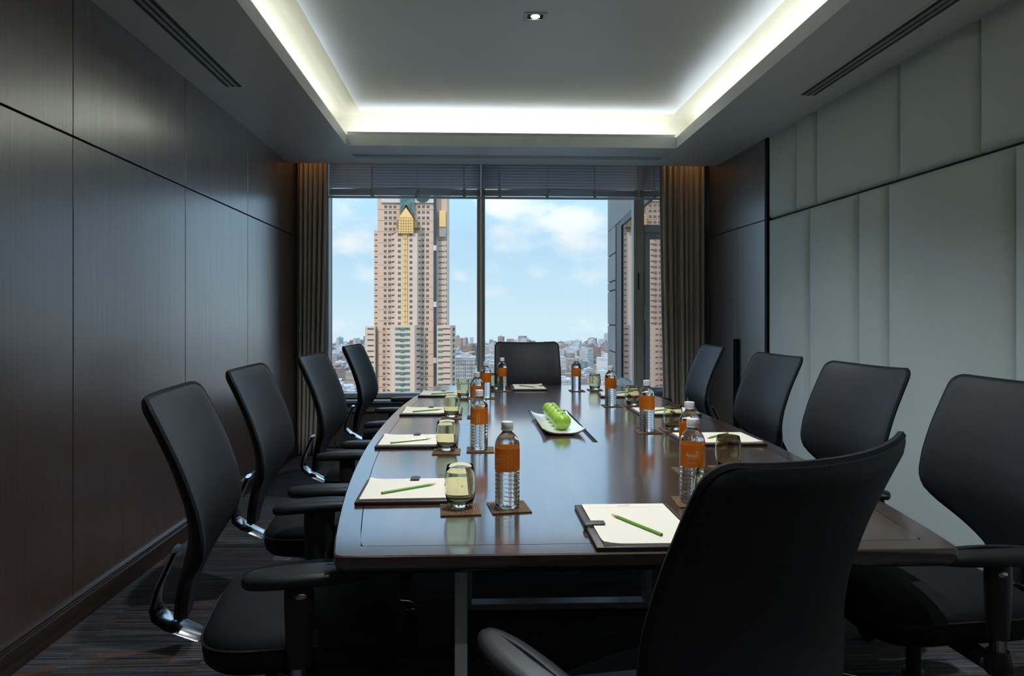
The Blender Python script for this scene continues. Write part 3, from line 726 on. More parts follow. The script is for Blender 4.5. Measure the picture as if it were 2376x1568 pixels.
for k in range(-4, 36):
    q = 479.5 + 12.9 * k
    cols = [(895, 360), (905.5, 360), (916, 360), (972, 360), (982.5, 360), (993, 360)] if k < 5 else \
           ([(893.5, 360), (904, 360), (926.5, 354), (953.5, 354), (981.5, 360), (992, 360)] if k < 22 else [(891, 360), (979.5, 360), (990, 360)])
    if k == 4: cols[2] = (914.5, 360)
    for c, yd in cols:
        tb(win, c - 2.9, c + 2.9, q - 3, q + 3, yd - .12, yd + .02)
        tb(wfr, c - .3, c + .3, q - 3, q + 3, yd - .20, yd - .12)
    if k % 2 == 0: tb(jl, 877, 1005, q + 6.2, q + 6.5, 359.9, 360.02)
    if k >= 5:
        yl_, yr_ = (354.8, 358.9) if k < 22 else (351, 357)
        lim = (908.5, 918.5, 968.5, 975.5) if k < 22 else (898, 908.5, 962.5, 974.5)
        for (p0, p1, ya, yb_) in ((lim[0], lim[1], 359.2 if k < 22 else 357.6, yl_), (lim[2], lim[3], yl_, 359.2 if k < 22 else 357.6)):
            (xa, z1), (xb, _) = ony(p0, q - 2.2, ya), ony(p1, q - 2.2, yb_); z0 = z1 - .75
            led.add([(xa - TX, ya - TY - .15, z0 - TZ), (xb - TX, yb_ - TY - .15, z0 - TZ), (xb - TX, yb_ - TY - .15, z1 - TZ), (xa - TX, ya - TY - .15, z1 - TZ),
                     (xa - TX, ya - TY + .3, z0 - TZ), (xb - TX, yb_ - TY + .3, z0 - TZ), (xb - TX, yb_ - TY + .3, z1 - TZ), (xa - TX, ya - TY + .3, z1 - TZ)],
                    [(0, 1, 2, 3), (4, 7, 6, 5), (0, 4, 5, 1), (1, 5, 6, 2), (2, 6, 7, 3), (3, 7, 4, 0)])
        if k < 22:
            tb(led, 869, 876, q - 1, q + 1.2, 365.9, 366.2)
            if k > 5: tb(MB(), 1017.5, 1032, q - 1, q + 1.6, 363.85, 364.2).obj('strip_window', M['tgreen'], tower)
            tb(win, 1034.3, 1036, q - 3, q + 3, 363.9, 364.1)
        else:
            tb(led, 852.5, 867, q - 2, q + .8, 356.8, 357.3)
            tb(MB(), 867, 872.6, q - 2, q + 3.8, 359.2, 359.8).obj('strip_window', M['tgreen'], tower)
            sw = MB(); tb(sw, 916.8, 951.2, q - 3.4, q + 2.2, 349.85, 350.1); tb(sw, 929.5, 938.5, q + 2.0, q + 4.2, 349.85, 350.1); sw.obj('strip_window', M['tgreen'], tower)
            sw = MB(); tb(sw, 1016, 1027.5, q - 2, q + 3.4, 355.85, 356.1); sw.obj('strip_window', M['tgreen'], tower)
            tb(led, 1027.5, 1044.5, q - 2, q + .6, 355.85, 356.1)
            tb(win, 1052, 1055, q - 3, q + 3, 358.6, 361)
tag(win.obj('small_windows', M['tglass'], tower), kind='stuff')
tag(wfr.obj('window_bars', M['tower'], tower), kind='stuff')
tag(led.obj('balcony_shade_strips', M['tshade'], tower), kind='stuff')  # dark strips laid on to stand for the shade in the balconies
tag(jl.obj('cladding_joints', M['tshade'], tower), kind='stuff')

# ---- the city below
gnd = MB().box(-2500, 2500, 12, 2350, GZ - 2, GZ)
struct(gnd.obj('ground', M['ground']), 'flat city ground far below the window', 'ground')
CM = [mat('city_plaster_%d' % i, c, rough=.85, var=dict(scale=(.08, .08, .35), col=tuple(x * .72 for x in c), lo=.45, hi=.6)) for i, c in enumerate(
    ((.40, .38, .35), (.34, .27, .22), (.32, .23, .19), (.25, .26, .26), (.48, .46, .43), (.24, .16, .12)))]
M['citywin'] = mat('city_window_glass', (.13, .13, .13), rough=.3, var=dict(scale=(.2, .2, .2), col=(.20, .20, .19)))
FOOT = [(TX - 45, TX + 45, 340, 405)]
def city_building(name, p0, p1, q, Y, label, m, depth=18, floors=None, cols=None, roof=None, base=None):
    x0, z1 = ony(p0, q, Y); x1, _ = ony(p1, q, Y)
    t = thing(name, label, 'building', ((x0 + x1) / 2, Y, GZ)); w = (x1 - x0) / 2; hgt = z1 - GZ
    FOOT.append(((x0 + x1) / 2 - w, (x0 + x1) / 2 + w, Y, Y + depth))
    MB().box(-w, w, 0, depth, 0, hgt).obj('block', m, t)
    MB().box(-w - .3, w + .3, -.3, depth + .3, hgt, hgt + .8).obj('parapet', m, t)
    MB().box(-w * .35, w * .3, depth * .3, depth * .7, hgt + .8, hgt + 3.4).obj('roof_house', m, t)
    if floors:
        wn = MB(); dz = 3.2
        for k in range(floors):
            for c in range(cols):
                cx_ = -w + 2 * w * (c + .5) / cols; ww_ = 2 * w / cols * .28
                zz = hgt - 2.4 - k * dz
                if zz < 1: break
                wn.box(cx_ - ww_, cx_ + ww_, -.12, .05, zz - .9, zz + .9)
        for k in range(floors):
            for c in range(max(2, int(depth / 5))):
                yy = depth * (c + .5) / max(2, int(depth / 5)); zz = hgt - 2.4 - k * dz
                if zz < 1: break
                wn.box(w - .05, w + .12, yy - .9, yy + .9, zz - .9, zz + .9)
        tag(wn.obj('small_windows', M['citywin'], t), kind='stuff')
    return t
B_ = city_building
ap = B_('apartment_tower', 1057, 1103, 831, 560, 'cream apartment tower with white arched roof beside the beige skyscraper', CM[0], 22, 30, 9)
w = (ony(1103, 800, 560)[0] - ony(1057, 800, 560)[0]) / 2; hz_ = ony(1080, 831, 560)[1] - GZ
for sgn in (-1, 1):
    ar = MB(); ar.tube([(sgn * (-w + 2 * w * 1.0 * i / 12) * .95, 1 + sgn * .8, hz_ + 1.2 + 4.2 * (1 - (1 - i / 12) ** 2)) for i in range(13)], .35, 6)
    ar.obj('roof_arch', M['twhite'], ap)
for i, pxs in enumerate((-.75, -.1, .55)): MB().box(w * pxs, w * pxs + .5, -.5, 0, 4, hz_ - 2).obj('pilaster', CM[1], ap)
MB().box(-w - .2, w + .2, -.4, 0, hz_ - 5, hz_ - 4.2).obj('cornice', CM[1], ap)
B_('city_tower', 783, 792, 818, 1500, 'hazy grey tower on the skyline behind the pink block', CM[3], 20, 20, 5)
B_('city_tower', 785, 806, 824, 1250, 'pink city block between the two far left chair backs', CM[2], 24, 18, 6)
B_('city_block', 776, 797, 841, 1050, 'white city block below the pink one at the left window edge', CM[4], 22, 10, 6)
B_('city_block', 779, 801, 856, 930, 'low brown city building near the left window edge', CM[5], 25, 4, 6)
B_('city_block', 800, 816, 853, 980, 'low orange-pink city building behind the left chairs', CM[2], 22, 4, 5)
B_('city_tower', 1126, 1150, 826, 1300, 'cream mid-rise right of the central mullion behind the end chair', CM[4], 30, 14, 7)
B_('city_block', 1128, 1146, 845, 1000, 'white narrow city block beside the central mullion', CM[0], 20, 8, 6)
B_('city_tower', 1297, 1302, 808, 2000, 'thin hazy tower just right of the end chair', CM[3], 16, 12, 3)
B_('city_tower', 1312, 1324, 806, 1900, 'tall grey twin tower block on the right skyline', CM[3], 22, 16, 5)
B_('city_tower', 1307, 1311, 812, 1960, 'slim grey tower attached left of the tall skyline block', CM[3], 18, 12, 2)
B_('city_tower', 1326, 1335, 815, 1700, 'hazy beige tower at the middle of the right skyline', CM[1], 20, 14, 4)
B_('city_tower', 1340, 1351, 824, 1500, 'grey office block with flat roof on the right skyline', CM[3], 22, 10, 4)
B_('city_tower', 1378, 1394, 812, 1800, 'wide pale grey block on the skyline near the building wing', CM[3], 24, 12, 6)
B_('city_tower', 1394.5, 1404, 817, 1650, 'dark grey block on the skyline left of the white tower', CM[3], 20, 10, 4)
B_('city_tower', 1404.5, 1412, 820, 1500, 'white tower on the skyline touching the building wing', CM[4], 20, 14, 4)
B_('city_block', 1296, 1311, 858, 800, 'cream block with rows of dark windows right of the end chair', CM[1], 18, 9, 6)
B_('city_block', 1296, 1326, 882, 730, 'low white flat-roofed building below the far right bottle', CM[4], 24, 3, 5)
B_('city_block', 1350, 1363, 879, 760, 'low pink building left of the teal glass', CM[2], 16, 3, 4)
B_('city_block', 1314, 1352, 868, 900, 'long pale low building behind the far right bottle', CM[1], 14, 3, 9)
B_('city_block', 1398, 1420, 860, 900, 'low beige building in front of the building wing', CM[1], 20, 3, 5)
rnd = random.Random(21)
bl = [MB() for _ in CM]; trees = MB(); ico = None
def rb_box(mb, x, y, z, w, d, h, a):
    c, s_ = math.cos(a), math.sin(a)
    pts = [(x + c * p - s_ * q, y + s_ * p + c * q) for p, q in ((-w, -d), (w, -d), (w, d), (-w, d))]
    mb.prism(pts, z, z + h)
def free(x, y, r): return not any(a - r < x < b + r and c - r < y < d + r for a, b, c, d in FOOT)
def blobtree(mb, x, y, z, r):
    n = 6
    if not free(x, y, r): return
    mb.lathe([(r * .25, 0), (r * .95, r * .5), (r, r * .9), (r * .6, r * 1.45), (r * .05, r * 1.65)], n, (x, y, z), cap0=False)
for i in range(9500):
    Y = 520 + 1800 * rnd.random() ** 1.4
    px = rnd.uniform(740, 1460) if i < 4600 else rnd.uniform(-300, 2500); X = ony(px, 800, Y)[0]
    if 340 < Y < 420 and 840 < px < 1065: continue
    mb = rnd.choices(bl, (4, 3, 2.2, 1.2, 3, 1.2))[0]
    w = rnd.uniform(4, 11); d = rnd.uniform(4, 12); h = rnd.choice((6, 8, 9, 12, 14)) + rnd.uniform(0, 4)
    if rnd.random() < .05: h *= rnd.uniform(1.8, 3.0)
    if Y < 640: h = min(h, 12)
    a = rnd.choice((.2, .2, -.35, .9)) + rnd.uniform(-.1, .1)
    if not free(X, Y, math.hypot(w, d)): continue
    rb_box(mb, X, Y, GZ, w, d, h, a)
    if rnd.random() < .6: rb_box(mb, X + rnd.uniform(-3, 3), Y, GZ + h, w * .4, d * .4, 2.4, a)
for i in range(6400):
    Y = 480 + 1850 * rnd.random() ** 1.5
    X = ony(rnd.uniform(740, 1460) if i < 3600 else rnd.uniform(-300, 2500), 800, Y)[0]
    n = rnd.randint(1, 3)
    for _ in range(n): blobtree(trees, X + rnd.uniform(-8, 8), Y + rnd.uniform(-8, 8), GZ, rnd.uniform(4, 8))
allb = MB(); mi = []
for k, mb in enumerate(bl): mi += [k] * len(mb.f); allb.add(mb.v, mb.f)
rs_ = allb.obj('city_roofscape', CM[0])
for m in CM[1:]: rs_.data.materials.append(m)
rs_.data.polygons.foreach_set('material_index', mi)
tag(rs_, 'distant low-rise houses and blocks spread over the city', 'city', kind='stuff')
tag(trees.obj('city_trees', M['tree']), 'dark green trees between the distant houses', 'trees', kind='stuff')

# ================================================================== TABLE
TZT = .745; TCX = .378; TY0, TY1 = 1.379, 4.835; TYC = (TY0 + TY1) / 2; TL = (TY1 - TY0) / 2
def half(y):
    t = (y - TYC) / TL; return .684 + .137 * (1 - abs(t) ** 2.2)
def outline(ins, n=28, rc=.018):
    pts = []
    y0, y1 = TY0 + ins, TY1 - ins
    ys = [y0 + (y1 - y0) * i / n for i in range(n + 1)]
    for i, y in enumerate(ys):
        w = half(y) - ins
        if i == 0: pts += [(w - rc, y), (w - rc * .3, y + rc * .3), (w, y + rc)]
        elif i == n: pts += [(w, y - rc), (w - rc * .3, y - rc * .3), (w - rc, y)]
        else: pts.append((w, y))
    return [(x, y - TYC) for x, y in pts] + [(-x, y - TYC) for x, y in reversed(pts)]
table = thing('conference_table', 'dark wood boat-shaped conference table with silver frame legs', 'table', (TCX, TYC, 0))
L = lambda ins, z: [(x, y, z) for x, y in outline(ins)]
BW = .058
MB().loft([L(BW, TZT - .012), L(BW, TZT), L(.003, TZT), L(0, TZT - .003), L(0, TZT - .020), L(.004, TZT - .031), L(.014, TZT - .041), L(.030, TZT - .047), L(.06, TZT - .049)], False, False).obj('edge_band', M['tableband'], table, smooth=True, ang=35)
MB().loft([L(.02, TZT - .045), L(.02, TZT - .010)]).obj('core', M['black'], table)
(hx0, hy1), (hx1, _) = onz(1224.5, 951.7, TZT), onz(1315.7, 951.7, TZT); hy0 = onz(1262, 1027, TZT)[1]
hx0 -= TCX; hx1 -= TCX; hy0 -= TYC; hy1 -= TYC; ysm = onz(1100, 985.5, TZT)[1] - TYC
def field(ya, yb):
    mb = MB(); n = 16; ys = sorted(set([ya + (yb - ya) * i / n for i in range(n + 1)] + [y for y in (hy0, hy1) if ya < y < yb]))
    for a, b in zip(ys[:-1], ys[1:]):
        wa, wb_ = half(a + TYC) - BW - .0022, half(b + TYC) - BW - .0022
        inside = a >= hy0 - 1e-6 and b <= hy1 + 1e-6
        spans = [(-wa, -wb_, hx0, hx0), (hx1, hx1, wa, wb_)] if inside else [(-wa, -wb_, wa, wb_)]
        for xa0, xb0, xa1, xb1 in spans:
            mb.quad((xa0, a, TZT), (xa1, a, TZT), (xb1, b, TZT), (xb0, b, TZT))
        if inside:
            for xx in (hx0, hx1): mb.quad((xx, a, TZT), (xx, b, TZT), (xx, b, TZT - .009), (xx, a, TZT - .009))
    for yy in (ya, yb):
        w = half(yy + TYC) - BW - .0022; mb.quad((-w, yy, TZT), (w, yy, TZT), (w, yy, TZT - .009), (-w, yy, TZT - .009))
    for yy in (hy0, hy1):
        if ya < yy < yb: mb.quad((hx0, yy, TZT), (hx1, yy, TZT), (hx1, yy, TZT - .009), (hx0, yy, TZT - .009))
    return mb.obj('top_panel', M['tablewood'], table)
field(-TL + BW + .0022, ysm - .0008); field(ysm + .0008, TL - BW - .0022)
MB().rbox(hx0 + .004, hx1 - .021, hy0 + .003, hy1 - .003, TZT - .009, TZT - .0005, r=.001, seg=1).obj('cable_hatch', M['tablewood'], table)
for yl_ in (1.56, 2.79, 3.32, 4.36):
    lf = MB(); xa, xb, bt = -.05 - TCX - .002, .754 - TCX, .030; y_ = yl_ - TYC
    zt = TZT - .05
    lf.rbox(xa, xa + bt, y_ - .03, y_ + .03, 0, zt, r=.0015, seg=1); lf.rbox(xb - bt, xb, y_ - .03, y_ + .03, 0, zt, r=.0015, seg=1)
    lf.rbox(xa + bt, xb - bt, y_ - .03, y_ + .03, 0, .026, r=.0015, seg=1); lf.rbox(xa + bt, xb - bt, y_ - .03, y_ + .03, zt - .03, zt, r=.0015, seg=1)
    lf.obj('leg_frame', M['steel'], table)

# ================================================================== CHAIRS
def build_chair():
    t = thing('office_chair', 'black high-back office chair', 'chair')
    # backrest
    ZT_ = 1.06
    pw = [(.470, .030), (.490, .047), (.53, .060), (.565, .080), (.61, .135), (.655, .205), (.69, .240), (.73, .250), (.85, .2495), (1.0, .246), (1.06, .243)]
    pc = [(.47, -.318), (.52, -.312), (.58, -.298), (.65, -.280), (.72, -.268), (.80, -.280), (.90, -.313), (1.0, -.357), (1.06, -.385)]
    def lerp(tb_, z):
        for (a, va), (b, vb) in zip(tb_[:-1], tb_[1:]):
            if z <= b:
                f = (z - a) / (b - a); return va + (vb - va) * f
        return tb_[-1][1]
    def sm(tb_, z, h=.025): return (lerp(tb_, max(tb_[0][0], z - h)) + 2 * lerp(tb_, z) + lerp(tb_, min(ZT_, z + h))) / 4
    zs = [.47 + (1.02 - .47) * i / 30 for i in range(31)] + [1.032, 1.042, 1.050, 1.056, 1.059, 1.06]
    nu = 18; front, back = [], []
    for z in zs:
        w = sm(pw, z, .012)
        dz = z - (ZT_ - .034)
        if dz > 0: w -= .034 - math.sqrt(max(0, .034 ** 2 - dz ** 2)) * .999
        c = sm(pc, z); fr, bk = [], []
        for j in range(nu + 1):
            u = -1 + 2 * j / nu; u = math.sin(u * math.pi / 2) * .35 + u * .65
            x = w * u; y = c + .052 * (x / .25) ** 2
            th = .0065 + .0105 * math.sqrt(max(0, 1 - u ** 10)) * (1 if z < 1.03 else math.sqrt(max(0, (1.0605 - z) / .0305)))
            drop = -.010 * (1 - (x / .25) ** 2) * max(0, (z - .98) / .08) if z > .98 else 0
            fr.append((x, y + th, z + drop)); bk.append((x, y - th, z + drop))
        front.append(fr); back.append(bk)
    mb = MB(); n = nu + 1; rows = [f + b[::-1] for f, b in zip(front, back)]
    mb.loft(rows)
    br = mb.obj('backrest', M['fabric'], t, smooth=True, ang=70)
    edge = [(f[0][0], (f[0][1] + b[0][1]) / 2, f[0][2]) for f, b in zip(front, back)] + \
           [((f[0]), (f[1] + b_[1]) / 2, f[2]) for f, b_ in list(zip(front[-1], back[-1]))[1:-1]] + \
           [(f[-1][0], (f[-1][1] + b[-1][1]) / 2, f[-1][2]) for f, b in zip(front[::-1], back[::-1])]
    MB().tube(edge, .0075, 6).obj('piping', M['seatfab'], br, smooth=True)
    # seat
    def sring(ins, z, dome=0, n=44):
        r_ = []
        for i in range(n):
            a = 2 * math.pi * i / n; ca, sa = math.cos(a), math.sin(a); ex = 2 / 4.2
            x = math.copysign(abs(ca) ** ex, ca) * (.258 - ins); y = math.copysign(abs(sa) ** ex, sa) * (.248 - ins)
            if y < 0: x *= 1 - .10 * (y / .248) ** 2
            zz = z - (.030 * max(0, y / .248) ** 2.5 + .012 * max(0, -y / .248) ** 3)
            r_.append((x, y, zz))
        return r_
    st = MB().loft([sring(.05, .408), sring(.018, .412), sring(.004, .430), sring(0, .455), sring(.003, .480), sring(.014, .497), sring(.04, .510), sring(.09, .518), sring(.16, .521), sring(.22, .522)])
    so = st.obj('seat', M['seatfab'], t, smooth=True, ang=80)
    MB().tube(sring(.0, .476), .0032, 6, closed=True).obj('seam', M['fabric'], so, smooth=True)
    # back bracket
    pth = [(-.12, .398), (-.20, .402), (-.275, .418), (-.348, .454), (-.378, .480), (-.384, .506), (-.372, .555), (-.350, .605), (-.333, .645)]
    MB().tube([(0, y, z) for y, z in pth], .0075, 12, ry=[.040, .044, .048, .052, .053, .052, .048, .044, .036], up=(0, 0, 1)).obj('back_bracket', M['chrome'], t, smooth=True)
    # mechanism, column, base
    me_ = MB().rbox(-.085, .085, -.14, .12, .362, .404, r=.012); me_.obj('mechanism', M['plastic'], t, smooth=True)
    gc = MB().lathe([(.030, .09), (.030, .21), (.027, .215), (.020, .217), (.020, .365)], 20); gc.obj('gas_column', M['plastic'], t, smooth=True)
    MB().lathe([(.030, .085), (.046, .09), (.046, .135), (.036, .142), (.031, .145)], 20, cap0=True).obj('hub', M['chrome'], t, smooth=True)
    lg = MB(); lg.tube([(0, .03, .112), (0, .12, .118), (0, .21, .105), (0, .285, .090), (0, .305, .084)], [.024, .019, .014, .011, .006], 10, ry=[.028, .025, .021, .017, .010], up=(0, 0, 1))
    lme = lg.mesh('base_leg', M['chrome'], smooth=True)
    cs = MB()
    for sx in (-1, 1):
        cs.loft([[(sx * x, .29 + r_ * math.cos(2 * math.pi * j / 18), .030 + r_ * math.sin(2 * math.pi * j / 18)) for j in range(18)] for x, r_ in ((.004, .018), (.004, .0292), (.016, .0295), (.022, .025), (.024, .010))])
    cs.rbox(-.013, .013, .268, .312, .036, .064, r=.006); cs.lathe([(.006, .05), (.006, .086)], 8, (0, .29, 0))
    cme = cs.mesh('caster', M['plastic'], smooth=True)
    for k in range(5):
        a = R(72 * k + 18)
        o = link('base_leg', lme, t); o.rotation_euler = (0, 0, a); c = link('caster', cme, t); c.rotation_euler = (0, 0, a)
    # arms
    for sx in (-1, 1):
        X = sx * .290
        def pring(sc_, z, n=30):
            r_ = []
            for i in range(n):
                a = 2 * math.pi * i / n; ca, sa = math.cos(a), math.sin(a)
                x = math.copysign(abs(ca) ** .75, ca) * .044 * sc_; yy = math.copysign(abs(sa) ** .75, sa)
                x *= 1 - .22 * max(0, yy) ** 2
                x += sx * (-.010) * yy * yy
                r_.append((X + x, .018 + yy * (.145 - .044 * (1 - sc_)), z - .006 * yy * yy))
            return r_
        MB().loft([pring(.55, .640), pring(.88, .643), pring(1, .651), pring(.99, .661), pring(.93, .668), pring(.78, .672), pring(.4, .6735)]).obj('arm_pad', M['plastic'], t, smooth=True, ang=70)
        ap_ = MB()
        ap_.loft([[(X + a_ * math.cos(2 * math.pi * j / 20), .0 + b_ * math.sin(2 * math.pi * j / 20), z) for j in range(20)] for a_, b_, z in ((.022, .033, .642), (.023, .034, .60), (.022, .031, .52), (.020, .027, .452))])
        po = ap_.obj('arm_post', M['plastic'], t, smooth=True)
        MB().lathe([(.018, .418), (.018, .453)], 16, (X, 0, 0)).obj('sleeve', M['chrome'], po, smooth=True)
        bt = MB().lathe([(.0, -.004), (.008, -.003), (.0115, 0), (.008, .003), (.0, .004)], 12, cap0=False, cap1=False)
        bt.v = [(X + sx * (.022 + z * .6), x * 1.15 + .006, .617 + y * .62) for x, y, z in bt.v]
        bt.obj('button', M['chrome'], po, smooth=True)
        ft = MB(); ft.loft([[(X + a_ * math.cos(2 * math.pi * j / 18), b_ * math.sin(2 * math.pi * j / 18), z) for j in range(18)] for a_, b_, z in ((.022, .026, .421), (.026, .032, .395), (.027, .034, .372), (.020, .026, .362))])
        ft.rbox(min(X, X - sx * .25), max(X, X - sx * .25), -.030, .030, .366, .392, r=.008)
        ft.obj('arm_bracket', M['plastic'], t, smooth=True)
    return t
chair = build_chair(); used = []
grp = 'black office chairs around the conference table'
# facing: local +y is the sitter's front.  left side faces +x (rotation -90), right side faces -x (+90)
for x, y, a, lab in ((-.46, 1.785, -79.5, 'black high-back chair on the left side of the table, nearest the camera'),
                     (-.54, 2.53, -86, 'black high-back chair on the left side of the table, second from the camera'),
                     (-.505, 3.34, -91, 'black high-back chair on the left side of the table, third from the camera'),
                     (-.515, 4.46, -93, 'black high-back chair on the left side of the table, nearest the window'),
                     (1.285, 1.86, 93, 'black high-back chair cut by the right picture edge beside the table'),
                     (1.235, 2.53, 95, 'black high-back chair on the right side of the table, second from the camera'),
                     (1.215, 3.27, 92, 'black high-back chair on the right side of the table, third from the camera'),
                     (1.27, 4.37, 86, 'black high-back chair on the right side of the table, nearest the curtain'),
                     (.392, 4.72, 180, 'black chair facing the camera at the far window end of the table'),
                     (.337, 1.226, 30.5, 'large black mesh chair with its back to the camera at the near table end')):
    place(chair, used, (x, y, 0), R(a), lab, grp)

# ================================================================== THINGS ON THE TABLE
def ang_of(dx, dy): return math.atan2(dy, dx)
# ---- coaster
def build_coaster():
    t = thing('coaster', 'woven brown coaster', 'coaster')
    MB().box(-.052, .052, -.052, .052, 0, .0022).obj('base', M['coaster'], t)
    rbm = MB(); n = 21
    for i in range(n):
        x = -.0505 + .101 * (i + .5) / n; rbm.box(x - .0016, x + .0016, -.052, .052, .0021, .0036)
    tag(rbm.obj('ribs', M['coaster'], t), kind='stuff'); return t
coaster = build_coaster(); cused = []
def put_coaster(x, y, a, lab): return place(coaster, cused, (x, y, TZT + .0003), R(a), lab, 'woven coasters on the table')
ZC = TZT + .0042
# ---- bottle
def build_bottle():
    t = thing('water_bottle', 'water bottle', 'bottle')
    n = 48; rings = []
    def addr(z, fn): rings.append([(fn(2 * math.pi * j / n) * math.cos(2 * math.pi * j / n), fn(2 * math.pi * j / n) * math.sin(2 * math.pi * j / n), z) for j in range(n)])
    for r_, z in ((.010, .004), (.018, .0015), (.024, .0), (.029, .0012)): addr(z, lambda a, r_=r_: r_ * (1 + .02 * math.cos(5 * a)))
    z = .006
    while z < .0955:
        def fn(a, z=z):
            env = min(1, (z - .004) / .012, (.097 - z) / .006); env = max(0, env)
            ph = 2 * math.pi * (z / .0112) + 1.3 * math.sin(2 * a + .6)
            return .0328 - .0022 * env * max(0, math.cos(ph)) ** 1.5 - .001 * (1 - env)
        addr(z, fn); z += .0014
    for r_, z in ((.0318, .0975), (.0322, .100), (.0322, .155), (.0318, .158), (.0330, .1605), (.0328, .165), (.0314, .172), (.0288, .179), (.0255, .185), (.0215, .190), (.0175, .1940), (.0145, .1970), (.0130, .1995), (.0130, .206)): addr(z, lambda a, r_=r_: r_)
    MB().loft(rings).obj('body', M['water'], t, smooth=True, ang=70)
    lb = MB(); m_ = 48; R0, R1 = .0333, .0325
    lb.loft([[(r_ * math.cos(2 * math.pi * j / m_), r_ * math.sin(2 * math.pi * j / m_), z) for j in range(m_)] for r_, z in ((R1, .0985), (R0, .0985), (R0, .157), (R1, .157))] , False, False)
    lo_ = lb.obj('label', M['label'], t, smooth=True, ang=50)
    pr = MB(); RR = R0 + .00025
    def wrap(vs, fs, a0, z0, rot=0):
        out = []
        for x, y, _ in vs:
            if rot: x, y = -y, x
            a = a0 + x / RR; out.append((RR * math.cos(a), RR * math.sin(a), z0 + y))
        pr.add(out, fs)
    A0 = R(-90)       # lettering faces local -y
    wrap(*text_geo('Amari', .0135), A0, .127)
    wrap(*text_geo('HOTELS & RESORTS', .0030), A0, .1215)
    wrap(*text_geo('Drinking Water', .0036), A0, .110)
    wrap(*text_geo('www.amari.com', .0052, 'LEFT'), A0 + R(62), .105, rot=1)
    for k in range(5):
        a = A0 + R(74); zz = .108 + k * .008
        wrap([(-.001, 0, 0), (.001, 0, 0), (.001, .003, 0), (-.001, .003, 0)], [(0, 1, 2, 3)], a, zz)
    sp = []; 
    for i in range(40):
        a = i * .32; r_ = .0006 + .00026 * a; sp.append((r_ * math.cos(a), r_ * math.sin(a)))
    vs, fs = [], []
    for i, (x, y) in enumerate(sp):
        q = math.hypot(x, y) or 1; wdt = .00028; vs += [(x - x / q * wdt, y - y / q * wdt, 0), (x + x / q * wdt, y + y / q * wdt, 0)]
        if i: fs.append((2 * i - 2, 2 * i - 1, 2 * i + 1, 2 * i))
    wrap([(x + .0135, y + .0135, 0) for x, y, _ in vs], fs, A0, .127)
    pr.obj('label_print', M['print'], lo_)
    cp = MB(); nn = 48
    cp.loft([[((r_ + (.0003 if j % 2 and 0 < k < 5 else 0)) * math.cos(2 * math.pi * j / nn), (r_ + (.0003 if j % 2 and 0 < k < 5 else 0)) * math.sin(2 * math.pi * j / nn), z) for j in range(nn)] for k, (r_, z) in enumerate(((.0162, .2030), (.0162, .2050), (.0157, .2056), (.0157, .2070), (.0155, .2235), (.0148, .2250), (.010, .2255)))])
    cp.obj('cap', M['cap'], t, smooth=True, ang=50)
    return t
bottle = build_bottle(); bused = []
T_ = TZT
BOT = [((1177, 1178), -56, -30, 'water bottle with orange label left of the near notepad, nearest the camera', 8),
       ((1112, 1044), -72, -20, 'water bottle with orange label on the left, second from the camera', 0),
       ((1106, 968), -90, -10, 'water bottle on the left mostly hidden behind the second bottle', 0),
       ((1127, 924), -100, 0, 'water bottle on the left, fourth along the table towards the window', 5),
       ((1165, 907), 200, 0, 'water bottle in front of the far black chair, left of its notepad', 5),
       ((1337, 907), 160, 0, 'water bottle at the far right, left of the teal glass', 0),
       ((1417, 942), 140, 0, 'water bottle on the right, third from the camera before the pale notepad', 0),
       ((1501, 1002), 130, 0, 'water bottle on the right, midway along the table', 0),
       ((1600, 1094), 170, 0, 'water bottle on the right half hidden behind the one reading Amari', 0),
       ((1607, 1166), -22, 0, 'water bottle with readable Amari lettering beside the near black chair', -4)]
for (p, rz, _, lab, crz) in BOT:
    x, y = onz(p[0], p[1], T_)
    c = put_coaster(x + .004, y - .002, crz, 'brown coaster under the ' + lab.replace('water bottle', 'bottle').replace(' with orange label', '').replace(' with readable Amari lettering', ' reading Amari').replace(' before the pale notepad', '').replace(', left of its notepad', ''))
    place(bottle, bused, (x, y, ZC), R(rz), lab, 'orange-labelled water bottles on the table')
# ---- tumbler
def build_glass():
    t = thing('tumbler', 'smoked olive glass tumbler', 'glass')
    prof = [(.0, .0), (.026, .0), (.0295, .0015), (.0345, .012), (.0390, .028), (.0418, .045), (.0425, .060), (.0415, .076), (.0388, .093), (.0356, .108), (.0350, .1095), (.0342, .1085),
            (.0370, .093), (.0396, .076), (.0405, .060), (.0397, .045), (.0368, .028), (.0318, .0165), (.022, .0125), (.0, .0118)]
    MB().lathe(prof, 48, cap0=False, cap1=False).obj('vessel', M['tumbler'], t, smooth=True, ang=70, weld=True); return t
glass = build_glass(); gused = []
GLA = [((1068, 1178), 'olive glass tumbler on the left, nearest the camera', 4), ((1037, 1046), 'clear-looking olive tumbler on the left, second from the camera', 0),
       ((1048, 968), 'amber olive tumbler on the left, third from the camera', 3), ((1075, 923), 'green tinted tumbler on the left, nearest the window', 0),
       (None, 'tumbler hidden behind the bottle in front of the far chair', 0), ((1380, 905), 'teal looking tumbler at the far right of the table', -4),
       ((1467, 941), 'olive tumbler on the right, third from the camera', -4), ((1562, 998), 'dark olive tumbler on the right, midway along the table', 0),
       ((1690, 1090), 'olive tumbler on the right above the near chair back', 0), ('near', 'tumbler almost hidden behind the near black chair back', 0)]
